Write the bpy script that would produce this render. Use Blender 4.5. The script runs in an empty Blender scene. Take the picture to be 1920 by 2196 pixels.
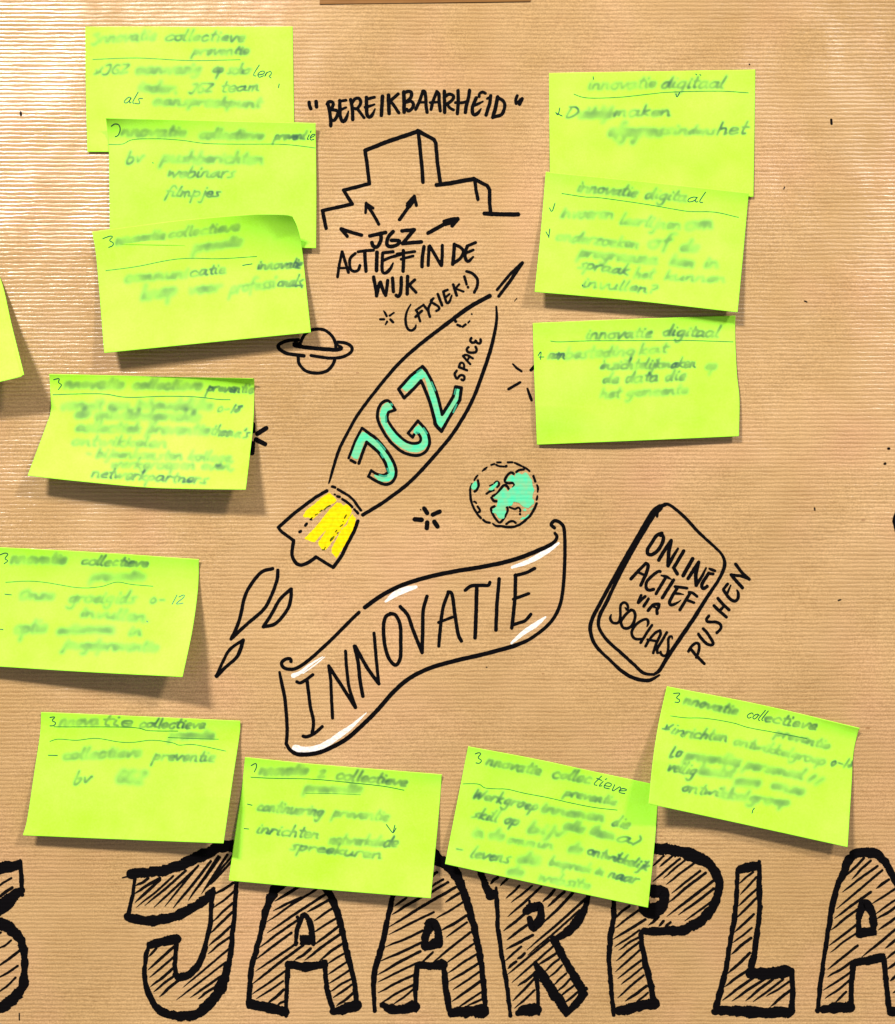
import bpy, math, random
import numpy as np
rng = random.Random(7)
C = bpy.context.scene.collection
# ------------------------------------------------------------------ scale of the wall: 3500 photo pixels to the metre
S = 3500.0; D = 0.80
FW, FH = 1920 / S, 2196 / S
# ------------------------------------------------------------------ camera
cam_d = bpy.data.cameras.new('camera'); cam = bpy.data.objects.new('camera', cam_d); C.objects.link(cam)
cam.location = (0, -D, 0); cam.rotation_euler = (math.radians(90), 0, 0)
cam_d.sensor_width = 36; cam_d.lens = 36 * D / FH; cam_d.clip_start = 0.01; cam_d.clip_end = 50
bpy.context.scene.camera = cam
# ------------------------------------------------------------------ room light: dim surroundings and two ceiling panels
w = bpy.data.worlds.new('World'); bpy.context.scene.world = w; w.use_nodes = True
bg = w.node_tree.nodes['Background']; bg.inputs[0].default_value = (1.0, 0.95, 0.90, 1); bg.inputs[1].default_value = 0.33
def panel(name, loc, sx, sy, power, col):
    l = bpy.data.lights.new(name, 'AREA'); l.shape = 'RECTANGLE'; l.size = sx; l.size_y = sy; l.energy = power; l.color = col
    o = bpy.data.objects.new(name, l); C.objects.link(o); o.location = loc
    d = np.array(loc) * -1.0
    from mathutils import Vector
    o.rotation_euler = Vector(d).to_track_quat('-Z', 'Y').to_euler()
    return o
panel('ceiling_lamp', (-1.80, -2.75, 2.55), 0.62, 0.30, 262, (1.0, 0.97, 0.92))
panel('ceiling_lamp', (2.35, -2.80, 2.60), 0.50, 0.30, 150, (1.0, 0.96, 0.92))
vs = bpy.context.scene.view_settings
vs.view_transform = 'Standard'; vs.look = 'None'; vs.exposure = 0.0; vs.gamma = 1.0

# ------------------------------------------------------------------ materials
def mat(name):
    m = bpy.data.materials.new(name); m.use_nodes = True
    nt = m.node_tree; return m, nt, nt.nodes['Principled BSDF']
def nd(nt, t, **k):
    n = nt.nodes.new(t)
    for a, v in k.items():
        if a.startswith('i_'):
            key = a[2:]; n.inputs[int(key) if key.isdigit() else key].default_value = v
        else: setattr(n, a, v)
    return n
def math_n(nt, op, a, b=None, clamp=False):
    n = nt.nodes.new('ShaderNodeMath'); n.operation = op; n.use_clamp = clamp
    for i, v in enumerate((a, b)):
        if v is None: continue
        if isinstance(v, (int, float)): n.inputs[i].default_value = v
        else: nt.links.new(v, n.inputs[i])
    return n.outputs[0]
def noise(nt, vec, scale, detail=3, rough=0.55, dist=0.0):
    n = nd(nt, 'ShaderNodeTexNoise'); n.inputs['Scale'].default_value = scale; n.inputs['Detail'].default_value = detail
    n.inputs['Roughness'].default_value = rough; n.inputs['Distortion'].default_value = dist
    nt.links.new(vec, n.inputs['Vector']); return n.outputs['Fac']
def mapping(nt, sc):
    tc = nd(nt, 'ShaderNodeTexCoord'); mp = nd(nt, 'ShaderNodeMapping'); mp.inputs['Scale'].default_value = sc
    nt.links.new(tc.outputs['Object'], mp.inputs['Vector']); return mp.outputs['Vector']
def mixc(nt, fac, a, b, mode='MIX'):
    n = nt.nodes.new('ShaderNodeMix'); n.data_type = 'RGBA'; n.blend_type = mode
    for sock, v in ((n.inputs[0], fac), (n.inputs[6], a), (n.inputs[7], b)):
        if isinstance(v, (int, float)): sock.default_value = v
        elif isinstance(v, tuple): sock.default_value = (*v, 1) if len(v) == 3 else v
        else: nt.links.new(v, sock)
    return n.outputs[2]
PITCH = 8.6 / S
def rib_nodes(nt):
    """height of the fine horizontal ribbing pressed into the paper, 0..1"""
    iso = mapping(nt, (1, 1, 1)); lng = mapping(nt, (0.22, 1, 1.0))
    sep = nd(nt, 'ShaderNodeSeparateXYZ'); nt.links.new(iso, sep.inputs[0])
    wob = math_n(nt, 'MULTIPLY', noise(nt, iso, 9, 1), 2.6)
    wob2 = math_n(nt, 'MULTIPLY', noise(nt, lng, 300, 4, 0.65), 5.5)
    ph = math_n(nt, 'ADD', math_n(nt, 'ADD', math_n(nt, 'MULTIPLY', sep.outputs[2], 2 * math.pi / PITCH), wob), wob2)
    s = math_n(nt, 'SINE', ph)
    return math_n(nt, 'ADD', math_n(nt, 'MULTIPLY', s, 0.5), 0.5), iso, lng
def kraft():
    m, nt, p = mat('kraft paper')
    rib, iso, lng = rib_nodes(nt)
    big = noise(nt, iso, 5.5, 3, 0.5)
    r = nd(nt, 'ShaderNodeValToRGB'); nt.links.new(big, r.inputs[0])
    r.color_ramp.elements[0].position = 0.33; r.color_ramp.elements[0].color = (0.415, 0.255, 0.104, 1)
    r.color_ramp.elements[1].position = 0.68; r.color_ramp.elements[1].color = (0.515, 0.326, 0.154, 1)
    # rusty flush in soft patches
    pk = math_n(nt, 'MULTIPLY', math_n(nt, 'SUBTRACT', noise(nt, iso, 13, 2), 0.5, True), 2.2, True)
    col = mixc(nt, pk, r.outputs[0], (0.540, 0.300, 0.165))
    # darker pulp lines in the valleys, of uneven strength
    stren = math_n(nt, 'ADD', math_n(nt, 'MULTIPLY', noise(nt, mapping(nt, (0.3, 1, 1)), 130, 4, 0.7), 2.3), -0.75, True)
    valley = math_n(nt, 'POWER', math_n(nt, 'SUBTRACT', 1.0, rib), 2.4)
    col = mixc(nt, math_n(nt, 'MULTIPLY', math_n(nt, 'MULTIPLY', valley, stren), 0.74), col, (0.235, 0.115, 0.030))
    g = noise(nt, iso, 1500, 2, 0.7)
    gr = nd(nt, 'ShaderNodeValToRGB'); nt.links.new(g, gr.inputs[0])
    gr.color_ramp.elements[0].position = 0.3; gr.color_ramp.elements[0].color = (0.70, 0.67, 0.60, 1)
    gr.color_ramp.elements[1].position = 0.72; gr.color_ramp.elements[1].color = (1.22, 1.22, 1.22, 1)
    col = mixc(nt, 1.0, col, gr.outputs[0], 'MULTIPLY')
    # stray fibres
    v = nd(nt, 'ShaderNodeTexVoronoi'); v.inputs['Scale'].default_value = 60; nt.links.new(mapping(nt, (0.5, 1, 1)), v.inputs['Vector'])
    fs = math_n(nt, 'LESS_THAN', v.outputs['Distance'], 0.045)
    fs = math_n(nt, 'MULTIPLY', fs, math_n(nt, 'GREATER_THAN', noise(nt, iso, 33, 1), 0.56))
    col = mixc(nt, math_n(nt, 'MULTIPLY', fs, 0.55), col, (0.20, 0.08, 0.02))
    nt.links.new(col, p.inputs['Base Color'])
    rg = math_n(nt, 'ADD', math_n(nt, 'MULTIPLY', noise(nt, iso, 22, 4), 0.40), 0.07)
    nt.links.new(rg, p.inputs['Roughness']); p.inputs['Specular IOR Level'].default_value = 0.75
    hgt = math_n(nt, 'ADD', math_n(nt, 'MULTIPLY', rib, 1.0), math_n(nt, 'ADD', math_n(nt, 'MULTIPLY', g, 0.22), math_n(nt, 'MULTIPLY', noise(nt, lng, 420, 3), 0.5)))
    b = nd(nt, 'ShaderNodeBump'); b.inputs['Strength'].default_value = 1.0; b.inputs['Distance'].default_value = 0.00013
    nt.links.new(hgt, b.inputs['Height'])
    b2 = nd(nt, 'ShaderNodeBump'); b2.inputs['Strength'].default_value = 1.0; b2.inputs['Distance'].default_value = 0.0026
    nt.links.new(math_n(nt, 'ADD', noise(nt, mapping(nt, (1, 1, 0.8)), 19, 2, 0.45), math_n(nt, 'MULTIPLY', noise(nt, iso, 7, 1), 1.6)), b2.inputs['Height'])
    nt.links.new(b2.outputs[0], b.inputs['Normal']); nt.links.new(b.outputs[0], p.inputs['Normal'])
    return m
def ink(name, colr, rough=0.45, spec=0.3, ribs=0.00008, var=None, vs_=70, spread=1.0):
    m, nt, p = mat(name)
    rib, iso, lng = rib_nodes(nt)
    if var:
        f = noise(nt, iso, vs_, 4, 0.6)
        r = nd(nt, 'ShaderNodeValToRGB'); nt.links.new(f, r.inputs[0])
        r.color_ramp.elements[0].position = 0.5 - .2 * spread; r.color_ramp.elements[0].color = (*var, 1)
        r.color_ramp.elements[1].position = 0.5 + .12 * spread; r.color_ramp.elements[1].color = (*colr, 1)
        nt.links.new(r.outputs[0], p.inputs['Base Color'])
    else: p.inputs['Base Color'].default_value = (*colr, 1)
    p.inputs['Roughness'].default_value = rough; p.inputs['Specular IOR Level'].default_value = spec
    b = nd(nt, 'ShaderNodeBump'); b.inputs['Strength'].default_value = 1.0; b.inputs['Distance'].default_value = ribs
    nt.links.new(rib, b.inputs['Height']); nt.links.new(b.outputs[0], p.inputs['Normal'])
    return m
def note_mat(i):
    m, nt, p = mat('lime sticky paper')
    iso = mapping(nt, (1, 1, 1))
    at = nd(nt, 'ShaderNodeAttribute'); at.attribute_name = 'pen'
    g = noise(nt, iso, 900, 2, 0.7)
    k = 1 + 0.03 * math.sin(i * 2.1)
    a = (0.310 * k, 0.74, 0.008); b2 = (0.425 * k, 0.88, 0.070)
    blotch = noise(nt, mapping(nt, (1, 1, 1)), 34, 4, 0.6)
    col = mixc(nt, math_n(nt, 'ADD', math_n(nt, 'MULTIPLY', g, 0.75), math_n(nt, 'SUBTRACT', math_n(nt, 'MULTIPLY', blotch, 1.3), 0.52), True), a, b2)
    # pen: thin and greenish where it is faint, nearly black-green where it is dense
    f1 = math_n(nt, 'MULTIPLY', at.outputs['Fac'], 1.15, True)
    rr = nd(nt, 'ShaderNodeValToRGB'); nt.links.new(f1, rr.inputs[0])
    rr.color_ramp.elements[0].color = (0.125, 0.22, 0.100, 1); rr.color_ramp.elements[1].color = (0.008, 0.05, 0.042, 1)
    e = rr.color_ramp.elements.new(0.4); e.color = (0.055, 0.105, 0.070, 1)
    col = mixc(nt, f1, col, rr.outputs[0])
    nt.links.new(col, p.inputs['Base Color'])
    p.inputs['Roughness'].default_value = 0.62; p.inputs['Specular IOR Level'].default_value = 0.25
    b = nd(nt, 'ShaderNodeBump'); b.inputs['Strength'].default_value = 0.5; b.inputs['Distance'].default_value = 0.00005
    bb = nd(nt, 'ShaderNodeBump'); bb.inputs['Strength'].default_value = 1.0; bb.inputs['Distance'].default_value = 0.0022
    nt.links.new(noise(nt, iso, 21 + i, 1, 0.4), bb.inputs['Height']); nt.links.new(bb.outputs[0], b.inputs['Normal'])
    nt.links.new(g, b.inputs['Height']); nt.links.new(b.outputs[0], p.inputs['Normal'])
    return m
M_KRAFT = kraft()
M_BLACK = ink('black marker ink', (0.003, 0.0025, 0.003), 0.7, 0.02)
M_HATCH = ink('thin black marker ink', (0.004, 0.003, 0.003), 0.7, 0.02)
M_TURQ = ink('turquoise marker ink', (0.055, 0.56, 0.30), 0.55, 0.2, var=(0.21, 0.43, 0.20), vs_=210, spread=1.3)
M_TURQD = ink('turquoise over black ink', (0.015, 0.24, 0.14), 0.5, 0.3)
M_YEL = ink('yellow paint marker', (0.80, 0.60, 0.0), 0.5, 0.1, var=(0.62, 0.40, 0.0), vs_=420, spread=1.3)
M_SMUDGE = ink('black ink smeared into yellow', (0.12, 0.15, 0.0), 0.5, 0.1, var=(0.01, 0.015, 0.0), vs_=900)
M_WHITE = ink('white paint marker', (0.74, 0.73, 0.72), 0.5, 0.3, ribs=0.00008, var=(0.60, 0.52, 0.42), vs_=700, spread=1.2)
M_PEN = ink('dark green pen ink', (0.010, 0.060, 0.045), 0.4, 0.3, ribs=0)
M_PENL = ink('faint green pen ink', (0.02, 0.15, 0.03), 0.5, 0.3, ribs=0)
M_TAPE = ink('brown packing tape', (0.215, 0.090, 0.014), 0.5, 0.25, ribs=0.00006, var=(0.18, 0.072, 0.010), vs_=60)
m_, nt_, p_ = mat('painted wall'); p_.inputs['Roughness'].default_value = 0.8
nt_.links.new(mixc(nt_, noise(nt_, mapping(nt_, (1, 1, 1)), 40, 4), (0.66, 0.65, 0.62), (0.74, 0.73, 0.70)), p_.inputs['Base Color'])
M_WALL = m_

# ------------------------------------------------------------------ geometry helpers
def H(X, Z):
    """gentle unevenness of the hanging paper, metres towards the viewer"""
    return 0.0006 * (np.sin(X * 13 + Z * 7 + 1.0) + 0.7 * np.sin(Z * 19 - X * 6 + 2.0) + 0.5 * np.sin(X * 27 + 0.5) * np.sin(Z * 15))
def wall_xyz(px, py, off):
    px = np.asarray(px, float); py = np.asarray(py, float)
    X = (px - 960) / S; Z = (1098 - py) / S
    return X, -(H(X, Z) + off), Z
def mesh_obj(name, V, F, mats, parent=None, fm=None, smooth=False):
    me = bpy.data.meshes.new(name); me.from_pydata(V, [], F)
    for m in mats: me.materials.append(m)
    if fm is not None: me.polygons.foreach_set('material_index', fm)
    if smooth: me.polygons.foreach_set('use_smooth', [True] * len(me.polygons))
    me.update()
    o = bpy.data.objects.new(name, me); C.objects.link(o)
    if parent: o.parent = parent
    return o
def tag(o, label=None, cat=None, group=None, kind=None):
    for k, v in (('label', label), ('category', cat), ('group', group), ('kind', kind)):
        if v: o[k] = v
    return o
def catmull(P):
    P = np.array(P, float)
    if len(P) < 3: return P
    Q = np.vstack([2 * P[0] - P[1], P, 2 * P[-1] - P[-2]]); out = []
    for i in range(1, len(Q) - 2):
        p0, p1, p2, p3 = Q[i - 1:i + 3]
        n = max(2, int(np.hypot(*(p2 - p1)[:2]) / 2.0))
        for k in range(n):
            t = k / n
            out.append(0.5 * ((2 * p1) + (-p0 + p2) * t + (2 * p0 - 5 * p1 + 4 * p2 - p3) * t * t + (-p0 + 3 * p1 - 3 * p2 + p3) * t ** 3))
    out.append(Q[-2]); out = np.array(out); out[:, 2] = np.maximum(out[:, 2], 0.5); return out
def resample(P, step):
    P = np.array(P, float)
    d = np.hypot(np.diff(P[:, 0]), np.diff(P[:, 1])); s = np.concatenate([[0], np.cumsum(d)])
    if s[-1] < 1e-6: return P[:1]
    n = max(2, int(s[-1] / step) + 1); t = np.linspace(0, s[-1], n)
    return np.stack([np.interp(t, s, P[:, k]) for k in range(P.shape[1])], 1)
def parse(crop, text):
    """lines 'c24 x,y x,y,w ...' in a magnified view -> strokes in photo pixels"""
    x0, y0, s = crop; out = []
    for ln in text.replace(';', '\n').split('\n'):
        ln = ln.split()
        if not ln: continue
        kind = ln[0][0]; wd = float(ln[0][1:] or 10); pts = []; cur = wd
        for tok in ln[1:]:
            a = [float(v) for v in tok.split(',')]
            if len(a) == 3: cur = a[2]
            elif kind != 'h': cur = wd
            pts.append((x0 + a[0] / s, y0 + a[1] / s, cur / s * 1.05 + 1.2))
        if kind in 'lh':
            if kind == 'h':
                a, b = pts[0], pts[1]; wv = wd / s + 1.2
                jw = wv * rng.uniform(0.85, 1.2); bx = rng.uniform(-1.2, 1.2)
                mid = ((a[0] + b[0]) / 2 + bx, (a[1] + b[1]) / 2 + bx + rng.uniform(-.5, .5), jw * 1.08)
                out.append(catmull([(a[0], a[1], jw * 0.30), (a[0] * .8 + b[0] * .2, a[1] * .8 + b[1] * .2, jw * .85), mid, (b[0], b[1], jw * 1.05)]))
            else: out.append(np.array(pts))
        else: out.append(catmull(pts))
    return out
def ribbon(V, F, P, place, rough=0.05, step=2.2, k=0):
    """flat band of ink with round ends and slightly uneven edges"""
    P = resample(P, step); n = len(P); base = len(V)
    r = P[:, 2] / 2
    def jit(nn): 
        a = np.array([rng.uniform(-1, 1) for _ in range(nn)]); 
        if rough > 0.1 and nn > 6:
            m_ = max(3, nn // 4); c_ = np.array([rng.uniform(-1.2, 1.2) for _ in range(m_)])
            return np.interp(np.linspace(0, m_ - 1, nn) + 0.3 * a, range(m_), c_) + 0.35 * a
        return (a + np.roll(a, 1) + np.roll(a, -1)) / 2
    if n == 1:
        P = np.vstack([P, P + [[0.6, 0, 0]]]); n = 2; r = P[:, 2] / 2
    T = np.gradient(P[:, :2], axis=0); T /= np.maximum(np.hypot(T[:, 0], T[:, 1])[:, None], 1e-9)
    N = np.stack([-T[:, 1], T[:, 0]], 1)
    amp = rough * P[:, 2] + 0.12
    L = P[:, :2] + N * (r + jit(n) * amp * 0.6)[:, None]; R = P[:, :2] - N * (r + jit(n) * amp * 0.6)[:, None]
    pts = list(L) + list(R[::-1]); 
    # caps
    def cap(c, t, nn, rr):
        return [c + rr * (nn * math.cos(a) + t * math.sin(a)) * (1 + rng.uniform(-.06, .06)) for a in (math.pi * q / 6 for q in range(1, 6))]
    capE = cap(P[-1, :2], T[-1], N[-1], r[-1]); capS = cap(P[0, :2], -T[0], -N[0], r[0])
    A = np.array([*L, *R, P[-1, :2], *capE, P[0, :2], *capS])
    X, Y, Z = place(A[:, 0], A[:, 1], k)
    V.extend(zip(X.tolist(), Y.tolist(), Z.tolist()))
    for i in range(n - 1): F.append((base + i, base + n + i, base + n + i + 1, base + i + 1))
    c = base + 2 * n; e = [base + n - 1] + [c + 1 + q for q in range(5)] + [base + 2 * n - 1]
    for a, b in zip(e, e[1:]): F.append((c, a, b))
    c2 = c + 6; e = [base + n] + [c2 + 1 + q for q in range(5)] + [base]
    for a, b in zip(e, e[1:]): F.append((c2, a, b))
def strokes_mesh(name, strokes, material, parent, rough=0.05, base=0.00009, pieces=True, label=None, polys=()):
    V, F = [], []; k = 0
    pl = lambda a, b, kk: wall_xyz(a, b, base + (kk % 60) * 1.2e-6)
    for s in strokes:
        if len(s) > 1 and len(s) < 9 and np.hypot(*(s[1] - s[0])[:2]) > 4:      # straight pieces with corners
            for a, b in zip(s, s[1:]): ribbon(V, F, np.array([a, b]), pl, rough, 2.2, k); k += 1
        else: ribbon(V, F, s, pl, rough, 2.2, k); k += 1
    for P in polys: add_poly(V, F, P, base + 0.00008)
    o = mesh_obj(name, V, F, [material], parent)
    if label: o['label'] = label
    return o
def polys_of(crop, text, jitter=0.5):
    x0, y0, s = crop; out = []
    for ln in text.replace(';', '\n').split('\n'):
        ln = ln.split()
        if not ln: continue
        P = np.array([[x0 + float(a) / s, y0 + float(b) / s, 1] for a, b in (t.split(',') for t in ln)])
        P = np.vstack([P, P[:1]]); P = resample(P, 3.0)[:-1]
        P[:, :2] += np.array([[rng.uniform(-jitter, jitter) for _ in range(2)] for _ in P]); out.append(P[:, :2])
    return out
def add_poly(V, F, P, off):
    b = len(V); X, Y, Z = wall_xyz(P[:, 0], P[:, 1], off); V.extend(zip(X.tolist(), Y.tolist(), Z.tolist())); F.append(tuple(range(b, b + len(P))))
def fill_mesh(name, P, material, parent, off=0.00005, label=None):
    V, F = [], []
    add_poly(V, F, P, off); o = mesh_obj(name, V, F, [material], parent)
    if label: o['label'] = label
    return o

# ------------------------------------------------------------------ wall and the brown paper on it
wl = mesh_obj('wall', [(-1.6, 0.012, -1.3), (1.6, 0.012, -1.3), (1.6, 0.012, 1.3), (-1.6, 0.012, 1.3), (-1.6, 0.1, -1.3), (1.6, 0.1, -1.3), (1.6, 0.1, 1.3), (-1.6, 0.1, 1.3)],
              [(0, 1, 2, 3), (5, 4, 7, 6), (4, 5, 1, 0), (3, 2, 6, 7), (4, 0, 3, 7), (1, 5, 6, 2)], [M_WALL]); tag(wl, kind='structure')
def sheet():
    xs = np.linspace(-0.75, 0.75, 301); zs = np.linspace(-0.48, 0.46, 189)
    X, Z = np.meshgrid(xs, zs); Y = -H(X, Z); n, m = X.shape
    V = np.concatenate([np.stack([X, Y, Z], -1).reshape(-1, 3), np.stack([X, Y + 0.00012, Z], -1).reshape(-1, 3)])
    F = []
    for k in range(2):
        o = k * n * m
        for i in range(n - 1):
            for j in range(m - 1):
                a = o + i * m + j; q = (a, a + 1, a + m + 1, a + m); F.append(q if k == 0 else q[::-1])
    o = n * m; ring = [j for j in range(m)] + [i * m + m - 1 for i in range(1, n)] + [(n - 1) * m + j for j in range(m - 2, -1, -1)] + [i * m for i in range(n - 2, 0, -1)]
    for a, b in zip(ring, ring[1:] + ring[:1]): F.append((a, a + o, b + o, b))
    return mesh_obj('kraft_paper', V.tolist(), F, [M_KRAFT], smooth=True)
paper = sheet()
tag(paper, 'ribbed brown kraft paper sheet with marker drawings behind all the lime notes', 'paper')

A0 = (600, 160, 2.9867); Q1 = (650, 180, 7.168); Q2 = (880, 180, 7.168); Q3 = (680, 400, 4.0727); Q4 = (800, 560, 5.4303)
Q5 = (730, 770, 6.637); Q6 = (960, 700, 8.1455); Q7 = (1000, 980, 10.541); Q8 = (580, 1030, 7.791)
P1 = (1350, 1120, 8.533); P2 = (1290, 1260, 9.4316); P3 = (1450, 1200, 8.544); P4 = (600, 1400, 5.9733); P5 = (800, 1200, 4.2667)
B = (440, 1080, 2.24); DD = (560, 640, 2.9867); PH = (1220, 1040, 4.0727)
J1 = (0, 1780, 2.8); J2 = (500, 1780, 2.8); J3 = (1000, 1780, 2.8); J4 = (1400, 1780, 3.4462)

def word(name, crop_texts, label, parent=paper, rough=0.05):
    """a word: the part is its first letter-mesh parent; every letter is a sub-part"""
    root = bpy.data.objects.new(name, None); C.objects.link(root); root.parent = parent
    root.empty_display_size = 0.01; root['label'] = label
    for crop, t in crop_texts: strokes_mesh('letter', parse(crop, t), M_BLACK, root, rough)
    return root

word('marker_word', [
 (Q1, 'c48 98,292 104,340 122,388;c50 205,280 212,360'),
 (Q1, 'c46 385,310 410,420 430,560 430,650;c44 375,320 400,285 450,285 470,320 455,365 430,400;c42 440,405 500,410 540,440 520,510 480,570 440,560'),
 (Q1, 'c46 568,265 570,400 575,500 600,570 630,585 670,530 700,430,18;l36 575,275 665,258;l36 590,400 665,370,28'),
 (Q1, 'c46 735,250 755,350 765,450 768,555;c42 765,290 800,240 860,230 890,280 870,345 830,390 800,385;l40 845,395 940,525'),
 (Q1, 'c46 978,215 980,330 985,470 1015,520 1060,490 1110,390,16;l38 985,240 1100,212;c36 955,365 1020,350 1100,322,24'),
 (Q1, 'l48 1225,195 1215,350 1205,490'),
 (Q1, 'l50 1315,180 1320,320 1325,460;l42 1465,160 1345,265;l42 1350,270 1400,340 1475,450'),
 (Q1, 'c50 1550,130 1555,280 1555,440;c44 1560,140 1620,120 1670,140 1655,220 1590,280;c44 1590,285 1660,270 1700,320 1670,390 1620,420 1595,395'),
 (Q2, 'l42 85,395 140,280 195,120;c44 195,115 225,130 240,250 245,350 260,440;l30 130,290 230,285'),
 (Q2, 'l42 320,395 345,280 410,125;c44 410,120 440,160 445,280 462,415;l32 305,290 440,280'),
 (Q2, 'l46 525,115 528,280 530,440;c42 545,190 600,160 660,180 660,230 600,290 560,310;c38 570,320 610,370 665,400'),
 (Q2, 'l44 735,105 740,280 725,460;c46 912,100 895,220 860,350 848,440;c36 695,290 800,290 870,270'),
 (Q2, 'c46 1015,215 980,300 955,370 960,450 990,475 1040,450 1090,380,14;c34 975,335 1040,310 1115,272,24;c38 1060,195 1065,150 1110,125 1155,145'),
 (Q2, 'l44 1238,180 1225,290 1165,480;l26 1180,228 1240,190'),
 (Q2, 'l50 1345,200 1315,350 1275,500;c44 1350,215 1420,250 1455,320 1430,430 1390,480 1330,495 1265,515'),
 (Q2, 'c40 1645,180 1622,240 1628,300;c46 1722,225 1700,270 1680,310;l20 1635,300 1690,230')],
 'black quoted word BEREIKBAARHEID at the top of the drawing')
bl = strokes_mesh('building_drawing', parse(A0, '''l23 548,488 680,435 883,366;l24 885,362 990,418,20;l20 990,418 1000,440 1010,560 1030,700
l20 547,488 560,570 575,700 410,742 465,830 275,872 280,900 298,985;l20 890,385 900,480 912,600 918,690
l24 1005,708 1100,695 1245,668;l20 1245,668 1330,712 1345,740 1345,820 1352,890;l18 1250,680 1258,740 1270,800;l24 1312,890 1420,895 1528,895'''), M_BLACK, paper,
 label='black line drawing of stepped building blocks')
for t in ('l26 212,370 300,400 390,425;l26 212,375 265,435', 'l24 430,150 490,240 540,330;l20 430,145 425,230;l22 430,150 490,190',
          'l26 722,290 800,180;l44 800,170 830,130;l22 850,85 790,150;l24 850,85 868,165;l24 850,90 800,180',
          'l28 970,408 1120,325;l44 1125,310 1200,290;l26 1110,305 1230,280;l26 1232,285 1180,345;l30 1120,330 1215,300'):
    strokes_mesh('arrow', parse(Q3, t), M_BLACK, bl)
word('marker_word', [(Q3, 'l28 462,432 600,402;c28 555,410 560,460 530,525 490,520 480,490'), (Q3, 'c28 665,395 625,440 610,500 640,525 700,510 720,475 650,470'),
 (Q3, 'l28 742,388 850,378 748,498 912,484')], 'black letters JGZ between the four arrows')
word('marker_word', [(Q3, 'l20 220,570 195,680 180,790;l22 220,570 245,650 275,750;l16 185,712 255,712'), (Q3, 'c22 335,585 290,630 290,710 320,740 360,730 375,690'),
 (Q3, 'l22 360,570 430,560 495,556;l26 418,565 422,660 428,740'), (Q3, 'l28 525,575 522,650 520,735'),
 (Q3, 'c24 575,585 570,650 572,740 600,755 640,720 665,670,12;l24 575,580 665,570;c22 570,650 640,620 730,595'), (Q3, 'l26 755,560 757,650 752,740;l20 700,590 855,568;l20 735,635 840,608'),
 (Q3, 'l26 935,525 920,620 918,700'), (Q3, 'l24 978,525 975,610 972,690;l24 985,520 1085,690;l24 1095,515 1095,600 1088,690'),
 (Q3, 'l26 1200,505 1195,600 1185,680;c24 1200,508 1250,530 1280,570 1250,630 1190,672'), (Q3, 'c24 1315,520 1300,560 1295,620 1320,655 1365,615,14;l22 1310,520 1385,490;l20 1305,580 1365,555')],
 'black words ACTIEF IN DE under the arrows')
word('marker_word', [(Q3, 'c26 495,790 510,870 522,950;c26 520,955 545,850 555,835;c26 555,835 575,900 600,950;c24 600,950 612,880 618,820'), (Q3, 'l26 660,800 668,918'),
 (Q3, 'c26 737,795 735,880 727,940 708,963 692,950'), (Q3, 'l26 792,785 790,860 788,940;l22 855,815 805,860 865,925')], 'black word WIJK')
word('marker_word', [(Q4, 'c28 440,505,12 400,580,20 380,680,24 400,780,24 450,808,24 490,780,24 502,745,12'), (Q4, 'l24 505,575 520,600 550,700;l22 500,572 575,520;l26 495,650 570,580'),
 (Q4, 'l24 590,510 640,580;c26 705,430,16 650,540 650,600 664,648'), (Q4, 'c24 705,435 672,465 700,490 765,530 770,560 740,580'), (Q4, 'l28 755,385 805,515'),
 (Q4, 'c26 820,360 840,430 860,485 890,475 918,400,14;l24 820,355 870,335;l22 845,425 890,385'), (Q4, 'l28 935,275 975,400;l20 1005,270 960,320 1055,355'),
 (Q4, 'l26 1065,180 1090,270;c26 1107,303 1109,305'), (Q4, 'c28 1090,120 1160,145 1215,210 1215,290 1180,365')], 'black slanted word (FYSIEK!) in brackets along the rocket')
# star bursts
STAR = [(Q4, 'c22 125,580,8 140,600,20 160,640,22;l20 195,635 245,600,14;l22 85,677 130,677;l22 165,705 145,740,10;l24 205,680 235,712'),
 (Q6, 'c32 1140,660,20 1210,730,32 1290,785,32;l44 1455,765 1530,690;l40 1065,1098 1265,980;c40 1395,1090,26 1425,1180,40 1465,1290,40'),
 (DD, 'l24 1045,1345 1065,1375;l24 1100,1385 1145,1365;l26 985,1415 1030,1418;l26 1065,1435 1062,1470;l26 1110,1430 1130,1460;c5 1022,1352 1024,1354'),
 ((0, 760, 2.9867), 'l26 1648,508 1705,472;l26 1640,545 1698,574;l28 1620,570 1615,630;l28 1620,450 1622,490')]
for (cr, t), lb in zip(STAR, ('small black star burst left of the bracket', 'black star burst of five rays beside the right notes', 'black star burst below the rocket', 'black star burst half hidden by a left note')):
    strokes_mesh('star_burst', parse(cr, t), M_BLACK, paper, label=lb)
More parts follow.
